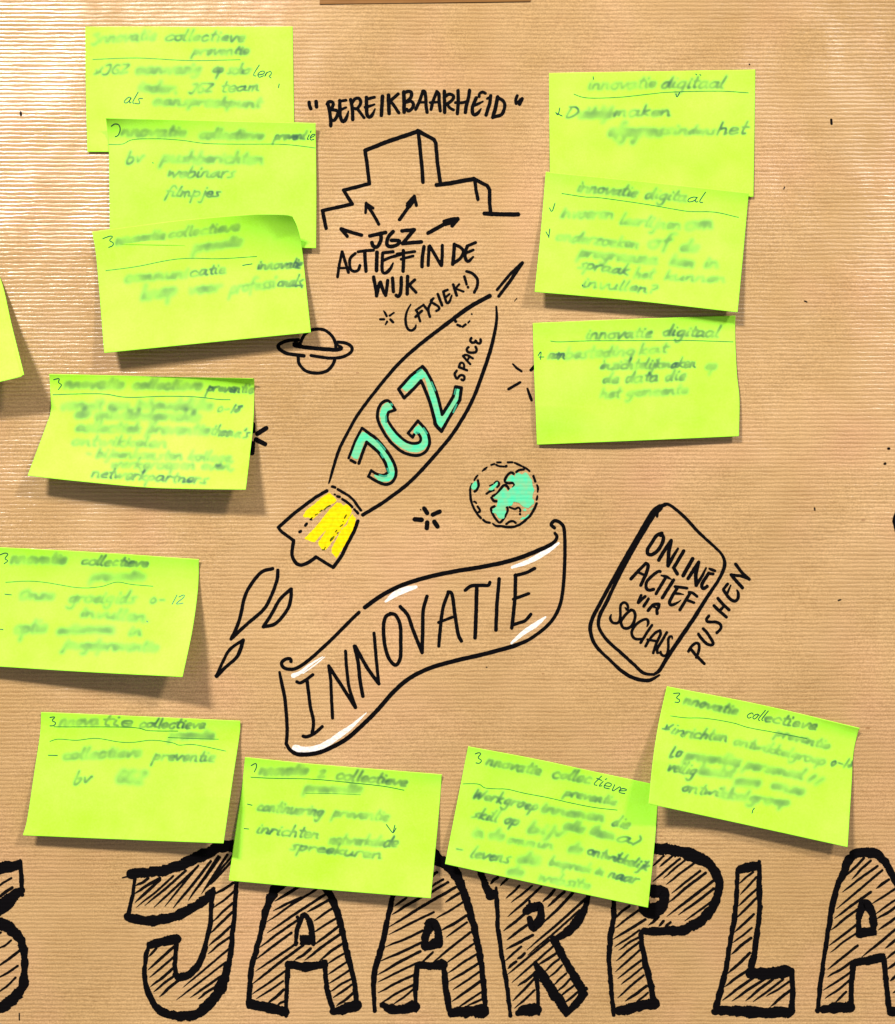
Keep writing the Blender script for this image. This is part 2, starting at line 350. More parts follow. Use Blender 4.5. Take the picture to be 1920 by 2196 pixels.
# rocket
rk = strokes_mesh('rocket_drawing', parse(DD, '''c20 1507,52,8 1510,120,14 1500,200,17 1470,330,20 1420,480,20 1350,660,20 1240,850,20 1110,1010,20 960,1170,20 820,1280,20 740,1334,20 652,1386,20
c22 1465,-16,24 1330,60,24 1180,170,22 1000,310,20 880,420,19 760,560,18 630,730,17 560,850,17 500,970,17 465,1080,15 445,1150,12 435,1183,7''') +
 parse(Q4, 'l30 1740,18 1600,150 1445,335,26;l34 1740,20 1600,230 1465,410,30;l50 1728,34,34 1650,140;c28 958,690 965,705;l24 985,742 1020,758;l22 1045,765 1080,738;l16 1110,718 1125,700;c15 1150,617 1152,619') +
 parse(Q8, '''l48 945,175 760,280 600,400 400,550 135,785;c44 135,785 180,850 260,910 390,1005;c50 390,1005 375,1100 365,1250 420,1370 500,1415 600,1390 700,1330 765,1280
l44 765,1280 1050,1455;c50 1050,1455 1180,1280 1270,1100 1400,850 1465,680
l40 1035,105 1080,118;c38 1130,150 1220,205 1310,255,34;c28 1310,255,34 1390,330,34 1440,400,38 1515,500,38;c26 1075,237 1082,238;l36 1120,268 1160,275;c36 1205,315 1290,370 1370,445;l32 1405,485 1430,510;l38 1440,520 1465,550
l36 585,755 610,725;l40 490,860 510,850;l14 665,655 695,660;l14 670,650 700,625'''), M_BLACK, paper, label='black marker drawing of a slanting rocket')
JG = ['''l30 120,1410 210,1170 310,980;c36 310,980,30 400,1050 520,1140 640,1280 740,1430 790,1560 790,1660 740,1750 650,1785 540,1750 400,1670,32;l30 400,1675 440,1585;c30 440,1585 520,1635 620,1650 680,1610
c38 680,1600,24 640,1480 560,1350 480,1270 375,1180,34;l36 375,1185 320,1330 265,1485;l34 150,1440 215,1475''',
 '''l32 738,650 785,725 690,755;c36 720,620,30 670,590 600,620 550,690 530,790 540,880 600,1010 700,1160 800,1260 900,1330 1040,1370 1150,1360 1230,1300 1270,1200 1260,1100 1210,1000 1105,880
l34 1105,880 965,1055 1030,1115 1050,1075;c32 1115,1065 1145,1120 1140,1170 1100,1195 1020,1200 920,1160 800,1050 710,930 670,840 685,760''',
 '''l38 1170,105 1000,240 830,430 910,555 1040,430 1150,310;c40 1150,310 1240,520 1300,700 1340,860 1360,940,46 1440,1030
l40 1440,1030 1560,820,34;l38 1560,820 1700,590 1725,410 1640,395 1610,530 1540,650 1450,790;c36 1450,790 1410,620 1370,480 1300,310 1235,190;l40 1170,105 1225,170''']
JF = ['150,1370 200,1220 310,1030 370,1060 440,1110 530,1170 620,1270 720,1430 770,1560 790,1580 790,1640 760,1700 690,1740 600,1750 540,1720 480,1660 500,1630 560,1645 640,1650 700,1610 670,1590 650,1500 590,1360 500,1270 380,1160 345,1180 300,1310 250,1425 190,1410',
 '590,680 640,630 700,610 740,640 740,700 680,740 650,790 655,880 700,960 790,1070 900,1170 1000,1215 1100,1215 1160,1170 1165,1100 1120,1040 1080,1080 1040,1040 1060,980 1130,930 1180,960 1230,1040 1260,1130 1250,1220 1190,1290 1100,1330 980,1320 860,1260 740,1160 650,1030 580,900 565,780',
 '870,410 1000,270 1160,140 1200,190 1260,190 1300,330 1360,480 1430,790 1540,690 1620,560 1655,420 1705,430 1700,560 1640,690 1550,830 1500,890 1460,990 1400,960 1370,900 1340,760 1300,620 1240,400 1200,260 1160,290 1060,390 940,470']
TD = ['c14 520,1160 600,1240 640,1290;c16 580,1350 610,1400;c16 560,1652 620,1668 660,1660;c16 670,1560 690,1610', 'c14 650,810 655,900;c20 1085,1045 1110,1050;c14 1185,985 1235,1060;c14 722,635 740,655', 'c12 1095,190 1150,150;c16 1655,650 1610,760;c10 1640,430 1625,500;c12 1300,330 1350,450']
for a, b, c in zip(JG, JF, TD):
    fill_mesh('turquoise_fill', polys_of(Q5, b)[0], M_TURQ, rk)
    strokes_mesh('letter_outline', parse(Q5, a), M_BLACK, rk)
    strokes_mesh('turquoise_smudge', parse(Q5, c), M_TURQD, rk, base=0.00018)
for t in ('c36 160,775 125,830 140,880 170,915 215,860 260,850 295,880 290,930 265,945 245,930', 'l36 200,715 270,740 340,768;c32 200,710 225,640 270,640 290,680 285,740',
          'l34 275,525 330,590 395,660;c34 270,520 330,500 440,560;l30 345,600 375,540', 'c38 365,365 335,400 360,450 430,460 495,450 510,400 490,360',
          'c38 415,205 395,250 430,285 480,275 500,260;c38 490,250 510,285 560,300 580,270 575,230'):
    strokes_mesh('letter', parse(Q6, t), M_BLACK, rk)
for t in polys_of(Q8, '''545,600 600,500 730,400 870,280 990,205 1020,235 1110,320 1090,370 1000,410 900,480 800,570 710,650 640,620 570,630
1120,365 1180,380 1220,420 1270,400 1330,440 1365,490 1340,590 1280,690 1220,770 1170,850 1100,930 1060,1000 990,1090 920,1170 860,1150 800,1080 810,1020 880,930 935,830 870,890 740,1040 640,1010 570,975 640,900 780,750 880,630 980,500
1370,560 1430,640 1420,720 1370,850 1300,980 1210,1140 1100,1310 1020,1190 1030,1120 1110,980 1170,860 1220,790 1270,760 1320,640''', 0.7):
    fill_mesh('yellow_stripe', t, M_YEL, rk)
strokes_mesh('ink_smudge', parse(Q8, 'c12 900,490 950,445 1000,420;l9 830,520 865,495;l12 1170,770 1210,740;c30 1005,1010,14 1030,975,34 1065,935,8;l12 872,1160 905,1158;l10 905,1140 920,1120;l14 1240,630 1270,580;l10 1090,860 1110,835;l12 1118,885 1132,870;c10 1216,684 1218,688;l8 750,580 790,560'), M_SMUDGE, rk, base=0.00018)
# planet, earth
strokes_mesh('planet_drawing', parse(DD, '''c17 250,290 280,230 330,200 400,200 450,235 475,280 480,320;c19 240,265 170,270 115,295 115,320 160,350 220,360 275,367
c22 250,292 215,290 215,300 280,312 380,322 480,328 515,318 488,296,10;c17 490,280 540,285 580,310 575,345 520,375 450,382 380,375 320,365;c17 238,375 245,420 290,465 360,478 420,465 455,430 472,395'''), M_BLACK, paper, label='black drawing of a ringed planet')
gl = strokes_mesh('globe_drawing', parse(Q7, '''l34 565,180 635,160;l36 700,122 780,122;l38 940,120 1045,120;l40 1100,135 1245,203;c36 1285,220 1360,260 1430,320;c36 680,180 740,210 850,218;l44 885,215 910,205
c40 360,325,14 415,275,44 475,230,14;c38 262,412,22 220,460,40 185,525,30;l44 1520,430 1560,555;c44 1598,635,30 1620,700,44 1612,790,26;c40 1607,880,26 1600,925,44 1588,970,30
c44 130,600,20 95,700,40 95,850 120,1020 180,1170 260,1300 330,1380;c44 385,1420 440,1465 530,1485;c46 600,1505,24 680,1560 800,1565 930,1585 1100,1570 1250,1500 1380,1390 1470,1290 1550,1150 1590,1050
c44 265,530 280,620 270,680 225,760 190,780;c38 180,1010 210,1015 225,1040;c44 260,1120 300,1180 310,1230 280,1245
c40 640,590 690,555 740,590 740,640 700,680;c40 460,830 520,785 620,750;l24 530,650 600,620;c42 1130,340 1200,295 1300,285
c46 1070,380 1010,350 940,400 880,500 880,560 940,590 1060,590 1090,640 1060,690;c46 600,880 700,820 790,700 850,640 910,650 960,720;c46 570,920 620,990 680,1000
c42 640,1115 560,1160 590,1270 660,1390 750,1480 830,1420 900,1300 940,1200 920,1120;c36 985,1135 1100,1175 1180,1140 1225,1200 1215,1230;c44 1215,1290 1218,1294;c40 905,1515 980,1460 1060,1450 1120,1490'''), M_BLACK, paper, rough=0.09, label='black dashed drawing of the earth')
for t in polys_of(Q7, '''120,640 180,560 230,540 245,600 250,660 215,730 160,745 115,710
500,720 560,670 640,610 700,555 715,580 700,640 650,700 600,750 510,750
900,550 950,450 1020,400 1070,420 1090,460 1110,390 1160,355 1210,370 1270,400 1310,355 1350,345 1400,400 1450,470 1490,540 1500,650 1540,750 1510,830 1500,880 1490,930 1530,980 1530,1050 1480,1090 1400,1160 1330,1140 1250,1100 1200,1040 1070,1010 1030,1100 960,1110 890,1120 880,1180 910,1230 870,1300 860,1390 780,1400 720,1370 680,1280 590,1260 600,1180 690,1120 720,960 610,930 680,860 760,790 860,680 910,740 940,790 1000,710 1050,690 1110,640 1070,560 1000,550
1270,1200 1330,1155 1370,1200 1330,1230
1430,1200 1510,1130 1500,1170 1440,1215
1210,1420 1280,1350 1320,1380 1400,1290 1430,1300 1350,1380 1290,1410''', 0.25):
    fill_mesh('land_patch', t, M_TURQ, gl, off=0.00016)
for t in ('c14 325,312 270,330 220,390 190,450 170,540 150,600 125,650;c14 125,650 200,580 280,510 315,450 345,370 350,320', 'c14 410,412 360,460 320,530 280,592;c14 280,592 340,575 395,510 412,460 415,410', 'c12 182,655 120,700 85,760 55,828;c14 55,828,18 100,785 150,740 170,700,16 184,655'):
    strokes_mesh('flame_drawing', parse(B, t), M_BLACK, paper)
# banner
bn = strokes_mesh('banner_drawing', parse(B, '''c14 413,758 410,745 385,748 368,765 375,785 400,795 440,790 500,750 600,660 700,560 740,522
c18 768,498 850,440 950,390 1080,350 1200,325 1350,300 1480,270 1600,225 1670,190,15 1690,160,13 1680,142,12;c14 1678,116 1662,100 1680,82 1710,95 1725,130 1728,250 1720,400 1700,500 1650,580 1560,650 1480,685,18
c18 1480,685 1350,720 1200,755 1080,790 980,840 900,910 830,990 760,1060 680,1130 600,1175 530,1200 450,1205 410,1185,15 390,1155,14;c14 390,1155 394,1080 385,950 370,870 358,810,10'''), M_BLACK, paper, rough=0.03, label='black drawing of a waving ribbon banner')
for cr, t in ((P4, 'c34 220,370 260,385 330,350 425,280;c36 350,350 370,500 395,700 430,850 430,950 415,1030;c36 300,1068 350,1075 450,1030 545,945'),
 (P4, 'l34 630,165 655,350 665,600 678,835;l38 630,170 800,430 970,700;c34 844,-22 855,150 875,350 900,480 975,700'),
 (B, 'c15 718,685 735,760 745,850 758,925;c15 722,685 780,790 835,865;l13 812,622 822,740 834,862'),
 (P5, 'c28 165,495 120,520 98,600 105,750 140,890 205,965 250,900 255,750 250,600 210,510 160,492'), (P5, 'c28 250,430 320,510 370,650 450,850;c28 450,850 456,650 460,470 495,335'),
 (P5, 'c26 603,790 615,650 640,450 690,300;c28 690,295 725,320 750,500 780,680 810,745;l22 600,575 730,525'), (P5, 'c26 845,280 900,240 1000,235 1055,235 1070,208;l30 950,240 945,450 935,715'),
 (P5, 'l28 1155,175 1135,400 1125,645'), (P5, 'l28 1305,140 1300,350 1285,500 1270,625;c26 1300,145 1400,120 1480,80;l24 1285,362 1425,310;c26 1275,600 1330,580 1390,560 1445,500')):
    strokes_mesh('letter', parse(cr, t), M_BLACK, bn, rough=0.04)
for cr, t in ((P4, 'c40 175,292,50 260,255,36 380,160,24 550,50,5'), (P4, 'c10 300,262,8 450,155,11 575,55,4'), (P4, 'c80 200,1222,80 300,1250,84 430,1240,76 540,1200,70 660,1130,64 800,1030,62 900,960,46 980,890,30 1110,770,5'),
 (P5, 'c40 118,382,16 200,320,46 300,275,46 395,250,22'), (B, 'c20 1475,306,10 1560,275,20 1640,230,20 1698,190,8'), (B, 'c20 1472,670,8 1530,620,18 1590,580,20 1635,545,6')):
    strokes_mesh('white_highlight', parse(cr, t), M_WHITE, bn, rough=0.04, base=0.00006)
# phone
ph = strokes_mesh('phone_drawing', parse(PH, '''c24 835,172,28 880,175,22 1000,270 1130,410 1250,520,20 1330,600,20 1360,670,24 1350,740,28 1300,840 1200,990,28 1080,1180,32 950,1370,32 850,1520,30 790,1620,28 740,1655,20
c24 740,1655,20 650,1640 560,1560 450,1460 330,1350 262,1240 270,1140,28 330,1020,28 420,830,26 520,640,26 640,430,26 750,250,30
c28 835,175 760,205,30 700,280,30 600,450 500,620 400,800 280,1020 200,1180,30 190,1290,28 240,1410,26 350,1520,22 470,1630 580,1690 700,1705 790,1660,14;l50 750,240 795,195;l18 770,275 775,220'''), M_BLACK, paper, rough=0.05, label='black drawing of a mobile phone')
for cr, t in ((P1, 'c56 590,200 500,240 400,380 330,500 340,580 410,590 510,520 590,400 620,290 580,200;l20 560,260 600,240'), (P1, 'l58 535,690 620,540 760,335;l58 760,340 715,560 705,790;l50 705,800 800,620 885,480,34'),
 (P1, 'l56 990,525 810,830;l54 805,830 875,945'), (P1, 'l60 1155,665 980,975'), (P1, 'l56 1070,1030 1170,870 1265,730;l60 1260,740 1210,960 1220,1150;l46 1225,1150 1330,980 1400,835,28'),
 (P1, 'c54 1450,930 1370,1050 1320,1150 1340,1210 1380,1200 1420,1170;l46 1455,935 1530,945;c50 1460,850,30 1510,868 1565,890,40'),
 (P1, 'l50 25,1035 130,920 295,750;c54 300,750 340,790 310,920 205,1150;l40 170,920 300,975'), (P1, 'c48 560,900 520,900 400,990 310,1100 310,1210 370,1240 440,1225'), (P1, 'c46 580,970,20 680,1000,50 760,1040,16;l50 650,1030 570,1160 485,1305'),
 (P1, 'l54 805,1055 700,1220 600,1380'), (P1, 'c52 880,1190 800,1320 730,1460 760,1510 840,1490,40 940,1425,10;c44 830,1175 960,1190 1050,1205;c38 830,1300 900,1305 990,1320,10'),
 (P1, 'l50 1110,1290 1030,1420 920,1600;c46 1090,1280 1150,1290 1235,1355;l40 1070,1430 1180,1470'), (P1, 'l44 212,1335 155,1470;l46 160,1470 285,1355'), (P1, 'l48 345,1400 260,1535'), (P1, 'c50 340,1615 430,1510 530,1495;c48 540,1500 530,1560 500,1600 505,1670;l30 430,1540 520,1575'),
 (P2, 'c46 195,545,18 175,620 220,700 300,720 360,680 380,560 380,400 400,330 460,300 520,340 535,410 510,440;l26 480,410 520,440'), (P2, 'c50 600,450 520,510 430,620 390,700 430,800 510,825 600,780 660,680 680,560 650,470 590,450'),
 (P2, 'c46 918,785,16 945,720 930,650 870,640 750,700 660,790 610,900 640,1000 700,1040 810,1040'), (P2, 'l46 1020,760 910,920 790,1115'), (P2, 'c46 890,1185 960,1060 1080,920 1180,865;c48 1185,870 1190,950 1110,1120 1045,1320;l42 930,1050 1110,1080'),
 (P2, 'c48 1320,905 1220,1080 1130,1230 1130,1315;l34 1130,1310 1165,1318'), (P2, 'c46 1430,1035,20 1425,985,34 1380,990 1350,1060 1350,1200 1330,1330 1270,1380 1210,1350 1195,1295,36')):
    strokes_mesh('letter', parse(cr, t), M_BLACK, ph)
word('marker_word', [(P3, 'c44 225,1680 290,1580 370,1525 420,1560 410,1680 370,1790;l48 270,1640 380,1770 515,1905'), (P3, 'c48 410,1365 460,1440 560,1540 650,1565 680,1530 620,1420 560,1330 495,1265'),
 (P3, 'c46 600,1030 555,1090 570,1135 640,1140 740,1145 810,1190 820,1260 745,1340'), (P3, 'l50 695,845 800,950 920,1050;l50 765,710 870,830 970,920;l44 805,930 870,860'),
 (P3, 'c50 870,560 930,650 1000,730 1080,760 1130,710 1140,620 1115,560,24;l44 865,545 945,445;l40 940,610 1000,470,20'), (P3, 'l50 1090,85 1200,230 1340,360;l46 1340,355 1190,300 1005,275;l54 1010,280 1100,390 1215,515')], 'black slanted word PUSHEN beside the phone drawing')
# specks and stray strokes
strokes_mesh('stray_mark', parse((1500, 900, 3.4167), 'l60 1490,600 1444,740,50 1490,900;l200 1560,740 1580,745'), M_BLACK, paper, label='edge of a black marker letter at the right border')
for cr, t in (((1500, 900, 3.4167), 'c15 1385,212 1390,212'), ((1500, 900, 3.4167), 'c15 1359,323 1363,321'), ((1500, 900, 3.4167), 'c8 845,648 847,662'), ((1500, 900, 3.4167), 'c7 1022,1325 1038,1320'),
 ((1600, 0, 2.929), 'l12 538,750 540,775'), ((1600, 0, 2.929), 'l3 240,1185 246,1172'), ((1600, 0, 2.929), 'c5 370,1890 384,1896'), ((0, 0, 3.4167), 'c12 153,822 155,844'), ((0, 1780, 2.8), 'l4 117,1100 118,1140'),
 ((1120, 120, 3.3185), 'c6 1618,58 1620,60'), ((800, 560, 5.4303), 'l6 1648,468,2 1675,436'), ((800, 1200, 4.2667), 'c8 1040,985 1041,986'), ((600, 1400, 5.9733), 'c8 65,1218 66,1219')):
    strokes_mesh('ink_speck', parse(cr, t), M_BLACK, paper)

# big hatched letters along the bottom
def big(cr_out, out, cr_h, hatch, polyt='', label=None, extra=()):
    st = parse(cr_out, out)
    for q in st: q[:, 2] = q[:, 2] * 1.08 + 0.6
    o = strokes_mesh('hatched_letter', st, M_BLACK, paper, rough=0.15, label=label, polys=polys_of(cr_out, polyt, 0.9))
    hs = []
    for cr, ht in ((cr_h, hatch),) + tuple(extra):
        toks = ht.split()
        for t in toks:
            a, b = t.split('>'); hs += parse(cr, 'h%s %s %s' % (14.5 if cr[2] > 3 else 12, a, b))
    for s in hs: strokes_mesh('hatch_line', [s], M_HATCH, o, rough=0.08)
    return o
big(J1, '''l56 -60,238 0,228 60,222 100,212;l24 122,185,16 130,300,24 135,390,16;c60 128,360,40 60,410,66 0,470,80 -60,500,80
c44 -10,560,60 60,590,60 110,640,44 140,700,40 150,780,34 148,860,34 140,930,50 100,990,56 50,1040,60 10,1065,50 -60,1080,50''', J1,
 '-20,345>70,288 -20,415>75,345 -40,650>5,615 -10,715>68,662 -10,820>130,715 -10,890>108,815 -10,978>95,885', label='right half of a big hatched figure 3 at the left border')
big(J1, '''c48 785,265,46 900,255,48 1000,240,50 1100,205,52 1200,160,56 1280,120,56 1340,100,60 1420,100,60;l16 812,285 800,380 770,520,20
c44 765,520,36 820,535,46 900,545,54 1000,535,50 1080,505,48 1160,465,46 1230,420,46 1275,375,34;c26 1282,355,20 1270,450,22 1262,560,22 1240,660,22 1220,750,28 1185,820,34 1140,865,36 1080,885,38 1055,870,30
l20 1062,880 1050,800 1064,650;l42 905,690 980,668 1065,655;c24 897,690,20 875,770,20 870,880,20 890,970,26 930,1050,32 1000,1100,46 1080,1118,48 1160,1110,46 1230,1070,50 1290,1010,56 1340,920,54 1365,830,36 1385,740,24 1398,600,22 1410,480,20 1422,300,20
l5 735,288,3 790,275,8''', J1,
 '''815,335>890,290 805,385>960,290 812,435>960,300 820,465>1040,278 870,455>1115,245 925,465>1180,228 990,460>1190,215 1040,470>1265,190 1130,425>1310,160 1160,385>1320,165 1210,385>1365,150 1240,350>1400,150 1265,330>1420,160
1285,390>1400,320 1280,470>1410,365 1275,555>1410,430 1260,625>1400,490 1255,695>1385,580 1250,745>1380,645 1100,945>1380,710 1060,1020>1355,795 1145,1005>1340,870 1190,1015>1290,945
895,760>940,710 890,840>1045,700 900,885>1040,765 905,940>1040,830 925,970>1055,870 960,1000>1075,900''', label='big hatched capital J left of the first A')
big(J2, '''c36 300,310,60 240,380,46 200,480,36 170,600,26 140,720,26 110,830,26 100,940,26 92,1020,24 95,1060,24;l48 105,1048 200,1068 310,1092;l20 318,1120,14 320,1000 328,820,24;l44 335,812 430,825 545,810;l24 552,795 560,950 600,1090
c48 600,1092,36 660,1080,48 742,1055,54;c34 520,280,60 560,350,40 600,430,36 630,510,34 660,630,28 690,760,26 720,880,22 738,1000,22 745,1070,20;c24 375,690,16 385,600,22 410,530,26 430,512,26 460,560,26 475,640,30 482,690,16;l14 385,525 400,545''', J2,
 '''250,430>400,340 240,487>410,408 200,555>500,360 205,620>560,385 445,495>580,420 485,550>600,470 155,710>385,545 480,620>615,535 135,780>350,620 490,690>635,580 135,850>385,680 430,785>640,630 110,930>420,695 370,785>465,715
520,785>665,680 110,990>325,840 560,810>675,740 570,870>690,790 575,925>705,840 580,975>715,895 600,1010>715,930 620,1060>722,980 140,1015>300,910 205,1045>305,960 262,1055>308,1030''', '400,632 485,636 490,693 400,694', label='big hatched capital A right after the J')
big(J2, '''c26 965,380,24 940,480,26 910,620,26 880,750,28 850,850,26 845,960,22 850,1090,16;c44 900,1055,34 950,1075,44 1030,1078,44 1090,1062,56;l22 1100,1085,14 1095,960 1105,820,26;l36 1115,812 1180,822 1262,808,48;l26 1265,795,22 1275,920 1300,1080,30
l60 1315,1100,46 1400,1092,56 1500,1085,66;c34 1150,120,70 1215,165,64 1290,210,56 1350,290,50 1395,400,40 1430,520,36 1460,640,32 1485,760,30 1500,880,26 1510,1000,24 1516,1110,16;c40 1152,700,38 1158,640,40 1182,570,50 1212,570,48 1232,615,40 1236,690,36''', J2,
 '''970,460>1040,410 955,510>1130,405 1180,350>1262,298 1195,285>1225,255 1150,405>1292,315 935,585>1335,345 1275,435>1370,375 935,630>1205,495 1215,535>1380,435 915,705>1140,605 1250,605>1400,515 1280,645>1405,555 885,790>1135,675 870,870>1125,730 1195,800>1425,615
870,915>1105,800 1130,800>1200,735 1280,800>1450,680 1290,860>1465,745 870,980>1090,870 1295,910>1475,800 880,1045>1085,930 1320,960>1480,850 1315,1030>1490,905 960,1050>1080,960 1345,1070>1495,970 1405,1055>1495,1015 1025,1055>1075,1030''',
 '1140,700 1160,680 1220,640 1250,640 1250,705 1190,720 1150,730', label='big hatched capital A before the R')
big(J3, '''l34 60,160,30 90,260,30 112,330,34 145,395,46 172,380,36;l20 180,345,8 185,420,20 190,600 215,760 240,900 255,1020 265,1115,16;c60 312,1098,30 350,1082,52 400,1075,58 425,1078,50;l18 436,1105,12 428,950 418,860,28
l50 415,800,24 470,890 540,1000 600,1085,44;l44 600,1105,26 660,1045,38 705,985,44;c38 718,950,20 690,940,46 600,790,36 540,680,40 525,655,36;c30 548,650,26 620,600,44 680,530,40 720,450,26 738,380,20
c60 360,486,38 400,464,50 440,460,40 452,505,34 432,556,42 402,592,28 380,530,26;l8 380,425 384,480''', J3,
 '''145,325>190,285 205,335>255,285 240,410>320,335 270,435>395,335 250,520>450,340 460,430>530,360 490,460>590,370 225,605>355,500 460,560>640,378 245,660>380,560 365,720>730,400 240,715>400,630 370,750>680,480 235,785>330,700 250,832>300,790 305,775>350,740
250,865>500,660 275,915>530,690 310,935>405,865 430,810>545,735 470,850>555,775 280,1025>410,890 490,890>575,810 525,930>600,860 290,1070>410,960 545,970>625,890 560,1000>650,930 585,1040>670,970''', label='big hatched capital R half covered by a note')
big(J3, '''c22 885,400,20 885,520,26 865,650,26 858,780,22 868,920,22 885,1108,18;l56 925,1082,54 1000,1062,50 1100,1045,54 1130,1040,56;l28 1132,1060,26 1110,930,30 1080,820,30 1055,700,24 1050,620,24
c50 1065,608,34 1150,605,46 1280,600,50 1380,560,50 1450,500,50 1500,420,42 1518,330,38 1490,250,48 1440,190,54 1350,150,58 1250,120,58 1100,110,50;c52 1100,366,62 1175,370,62 1184,425,54 1150,475,70 1085,482,64 1072,430,50''', J4,
 '0,265>80,190 50,270>140,195 0,380>200,210 80,355>240,220 100,400>310,240 140,465>350,300 115,535>390,315 105,635>450,370 190,625>450,430 235,670>440,520 0,665>40,640 45,710>80,670 90,710>130,680', label='big hatched capital P with a round bowl',
 extra=((J3, '890,530>980,455 890,590>1050,470 880,655>1075,535 890,700>1040,600 915,720>1040,640 900,785>1040,670 895,850>1040,720 910,890>1050,780 930,925>1055,825 910,1005>1065,870 955,1025>1080,935 1020,1030>1090,975 1095,570>1155,520'),))
big(J4, '''c28 627,290,26 618,450,24 605,620,28 580,780,30 560,900,30 530,1070,34 495,1200,36 468,1310,40;l50 640,292,44 700,275,54 770,262,54;l30 785,232,20 785,400,32 790,560,30 775,720,28 755,880,34 725,1000,42
l76 725,1052,74 800,1060 900,1055 990,1040,74;l30 1025,1030,26 1032,1200 1022,1340,44;l66 455,1340,40 500,1330,56 620,1332 750,1345,72 900,1345 1000,1345,60''', J4,
 '''635,395>740,310 645,475>765,345 630,560>765,435 615,650>765,500 600,755>745,620 590,830>730,720 580,915>725,795 550,1060>715,905 530,1155>690,1040 515,1255>740,1090 585,1260>830,1095 685,1258>885,1100 740,1265>960,1100 835,1225>1005,1115 870,1300>1015,1180''', label='big hatched capital L right of the P')
big(J4, '''c32 1450,210,50 1400,330,42 1360,430,30 1320,580,34 1300,700,30 1275,850,26 1255,1000,24 1230,1180,24 1215,1335,24;c54 1445,235,44 1500,175,58 1580,165,60 1670,190,56 1740,270,48 1790,370,44 1850,500,40 1900,700,36
l64 1260,1320,50 1330,1312,66 1455,1305,66;l32 1460,1325,28 1465,1100 1480,980,38;l48 1495,975 1580,965 1685,938,54;l30 1700,925 1720,1100 1745,1340,34;l56 1760,1338 1900,1330;c40 1522,770,40 1518,660,34 1540,575,46 1570,548,58 1612,595,42 1628,700,44''', J4,
 '''1410,350>1560,205 1470,360>1610,225 1400,455>1660,265 1355,580>1695,295 1650,430>1742,365 1340,650>1610,455 1620,540>1800,425 1315,735>1530,570 1640,620>1820,495 1650,655>1820,545 1300,850>1510,690 1665,735>1820,625 1310,900>1500,760 1540,935>1820,705
1290,1025>1510,850 1715,870>1820,785 1290,1080>1470,965 1720,950>1820,875 1255,1180>1460,1045 1730,1025>1820,955 1270,1240>1450,1105 1750,1110>1820,1055 1345,1270>1425,1190 1770,1200>1820,1165''',
 '1505,720 1560,715 1600,715 1645,690 1655,775 1590,780 1530,800 1505,770', label='big hatched capital A at the right border')

# ------------------------------------------------------------------ tape over the top edge
tp = []
for k, off in enumerate((0.0006, 0.0004)):
    for x, y in ((686, 11), (1138, 3), (1146, -60), (697, -60)):
        X, Y, Z = wall_xyz(x, y, off); tp.append((float(X), float(Y), float(Z)))
tape = mesh_obj('tape_strip', tp, [(0, 1, 2, 3), (7, 6, 5, 4), (0, 4, 5, 1), (1, 5, 6, 2), (2, 6, 7, 3), (3, 7, 4, 0)], [M_TAPE])
tag(tape, 'shiny brown tape strip at the top edge of the brown paper', 'tape')

